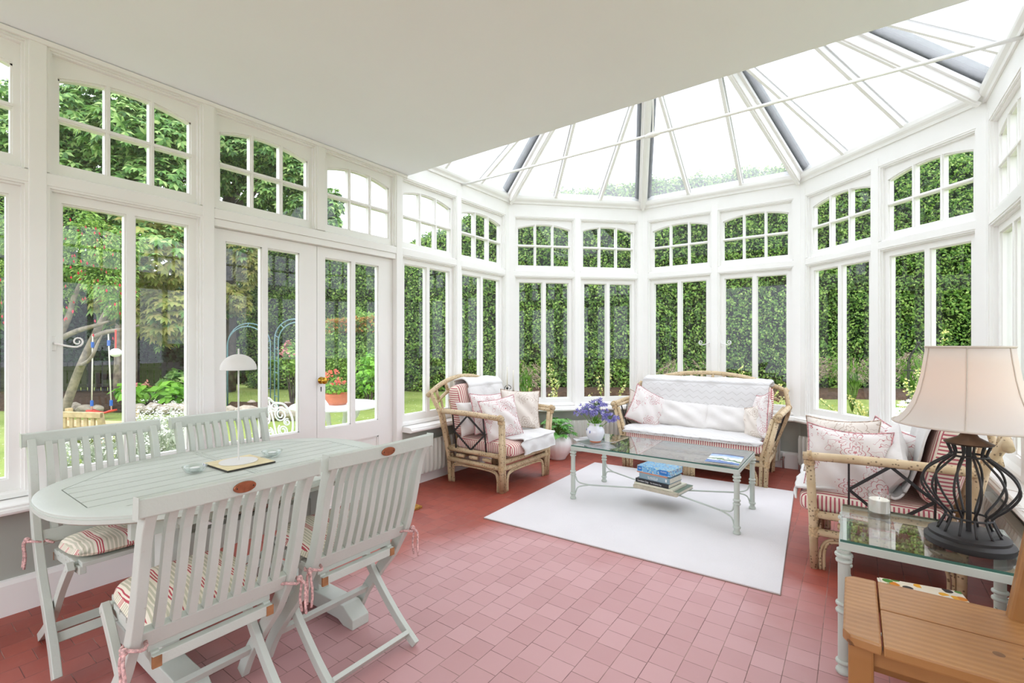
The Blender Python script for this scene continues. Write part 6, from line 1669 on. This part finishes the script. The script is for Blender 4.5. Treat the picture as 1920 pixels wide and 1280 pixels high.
# grasses
def grass_clump(label, u, dd, h, w_, n, plume=True):
    t = thing('ornamental_grass', label, 'grass plant', gnd(u, dd)); P1_, N1_, A1_, S1_ = [], [], [], []; pl_, pn_, pa_ = [], [], []
    for k in range(n):
        a_ = rnd.uniform(0, 2 * PI); le = rnd.uniform(.1, 1) * w_; top = Vector((le * math.cos(a_), le * math.sin(a_), h * rnd.uniform(.65, 1)))
        pv = Vector((0, 0, 0)); m = 5
        for j in range(m):
            f = (j + 1) / m; q_ = Vector((top.x * f ** 1.6, top.y * f ** 1.6, top.z * math.sin(f * PI / 2 * .98))); dd_ = q_ - pv
            P1_.append(tuple(pv)); A1_.append(tuple(dd_)); N1_.append((math.cos(a_) * .5 - math.sin(a_), math.sin(a_) * .5 + math.cos(a_), .3)); S1_.append(dd_.length * 1.1); pv = q_
        if plume:
            for j in range(9):
                pl_.append((pv.x + math.cos(a_) * j * .012 + rnd.gauss(0, .012), pv.y + math.sin(a_) * j * .012 + rnd.gauss(0, .012), pv.z - j * .012 + rnd.gauss(0, .01))); pn_.append((rnd.gauss(0, 1), rnd.gauss(0, 1), rnd.gauss(0, 1))); pa_.append((math.cos(a_), math.sin(a_), -.6))
    leaves('blade', P1_, N1_, S1_, M_grassy, t, aspect=.06, along=A1_, droop=0)
    if plume: leaves('plume', pl_, pn_, .055, M_plume, t, aspect=.25, along=pa_)
    return t
grass_clump('feathery pinkish ornamental grass clump behind the metal plant support', 1722, 8.2, 1.15, .62, 150)
grass_clump('feathery pinkish ornamental grass seen left of the post, behind the right armchair', 1598, 8.9, 1.05, .60, 120)
grass_clump('small pinkish ornamental grass behind the candle holder corner', 985, 8.4, .98, .40, 70)
grass_clump('pale ornamental grass seen behind the sofa back, in the second window', 1268, 8.8, 1.0, .55, 70)
grass_clump('strappy green iris leaves outside the window right of the sofa', 1545, 5.8, .45, .22, 26, False)
grass_clump('strappy green leaves under the window behind the right armchair', 1620, 5.2, .42, .25, 26, False)
# yellow flower spikes
def spikes(label, base, tips):
    p = gnd(*base); t = thing('flower_spike_plant', label, 'flower plant', p); fl = []; lf = []
    for (u, v, dd) in tips:
        e = at(u, v, dd) - p; side = Vector((rnd.gauss(0, .03), rnd.gauss(0, .03), 0))
        c_ = bez([(rnd.gauss(0, .03), rnd.gauss(0, .03), 0), (e.x * .5 + side.x, e.y * .5 + side.y, e.z * .5), e], 8)
        mb = MB(); mb.tube(c_, .0045, 5); mb.build('stem', M_stem, t, smooth=True)
        for j, q_ in enumerate(c_[7:]):
            for _ in range(7): fl.append((q_.x + rnd.gauss(0, .014), q_.y + rnd.gauss(0, .014), q_.z + rnd.gauss(0, .012)))
    leaves('blossom', fl, unit(len(fl)), .03, M_ywf, t, aspect=.8)
    k = 24; ang = nrs.rand(k) * 2 * PI; leaves('leaf', np.stack([.05 * np.cos(ang), .05 * np.sin(ang), np.zeros(k)], 1), np.stack([-np.sin(ang), np.cos(ang), .2 * np.ones(k)], 1), nrs.uniform(.25, .5, k), M_grassy, t, aspect=.07, along=np.stack([.3 * np.cos(ang), .3 * np.sin(ang), np.ones(k)], 1), droop=0)
    return t
spikes('tall pale yellow flower spikes outside the window behind the left armchair', (1040, 6.4), [(1030, 685, 6.4), (1046, 715, 6.4), (993, 728, 6.4), (1033, 738, 6.3)])
spikes('pale yellow flower spikes outside the window above the blue flowers', (1130, 6.5), [(1121, 708, 6.5), (1141, 695, 6.5), (1173, 723, 6.5), (1105, 742, 6.4)])
spikes('pale yellow flower spikes outside the window at the right end of the sofa', (1432, 6.4), [(1388, 690, 6.4), (1462, 722, 6.3), (1466, 745, 6.2), (1395, 745, 6.3)])
spikes('leaning yellow flower spray outside the window right of the sofa', (1640, 5.4), [(1595, 742, 5.4), (1612, 756, 5.4), (1538, 750, 5.6), (1605, 776, 5.3), (1628, 768, 5.3)])
spikes('yellow flower spikes among the daisies outside the right window', (1735, 5.2), [(1722, 690, 5.3), (1771, 622, 5.4), (1726, 745, 5.2), (1690, 760, 5.0), (1700, 715, 5.3)])
# daisies
pp_, nn_, sp, sn, sal, yc = [], [], [], [], [], []
for k in range(230):
    u, dd = rnd.uniform(1672, 1800), rnd.uniform(4.2, 5.0); g_ = gnd(u, dd); z_ = rnd.uniform(.42, .72)
    if g_.y < P3.y + .25 and g_.x < WX + .25: continue
    c_ = Vector((g_.x, g_.y, z_)); nr = Vector((rnd.gauss(-.2, .4), rnd.gauss(-.4, .4), 1)).normalized(); x = nr.orthogonal().normalized(); y = nr.cross(x)
    for j in range(8):
        a_ = j * PI / 4; pp_.append(tuple(c_)); nn_.append(tuple(nr)); sal.append(tuple(x * math.cos(a_) + y * math.sin(a_)))
    yc.append(tuple(c_ + nr * .004))
    for j in range(4): sp.append((g_.x + rnd.gauss(0, .04), g_.y + rnd.gauss(0, .04), rnd.uniform(0, z_ - .1))); sn.append((rnd.gauss(0, 1), rnd.gauss(0, 1), .3))
t = thing('daisy_bed', 'mass of white daisies outside the right window behind the armchair', 'flowers'); t['kind'] = 'stuff'
leaves('petal', pp_, nn_, .028, M_whf, t, aspect=.5, along=sal, droop=0)
leaves('flower_centre', yc, np.tile([0, 0, 1.0], (len(yc), 1)), .014, leaf_mat('yellow_centre', ['E0B52E', 'EAC84A']), t, aspect=1); leaves('foliage', sp, sn, .10, M_lime, t, aspect=.2, along=[(rnd.gauss(0, .4), rnd.gauss(0, .4), 1) for _ in sp])
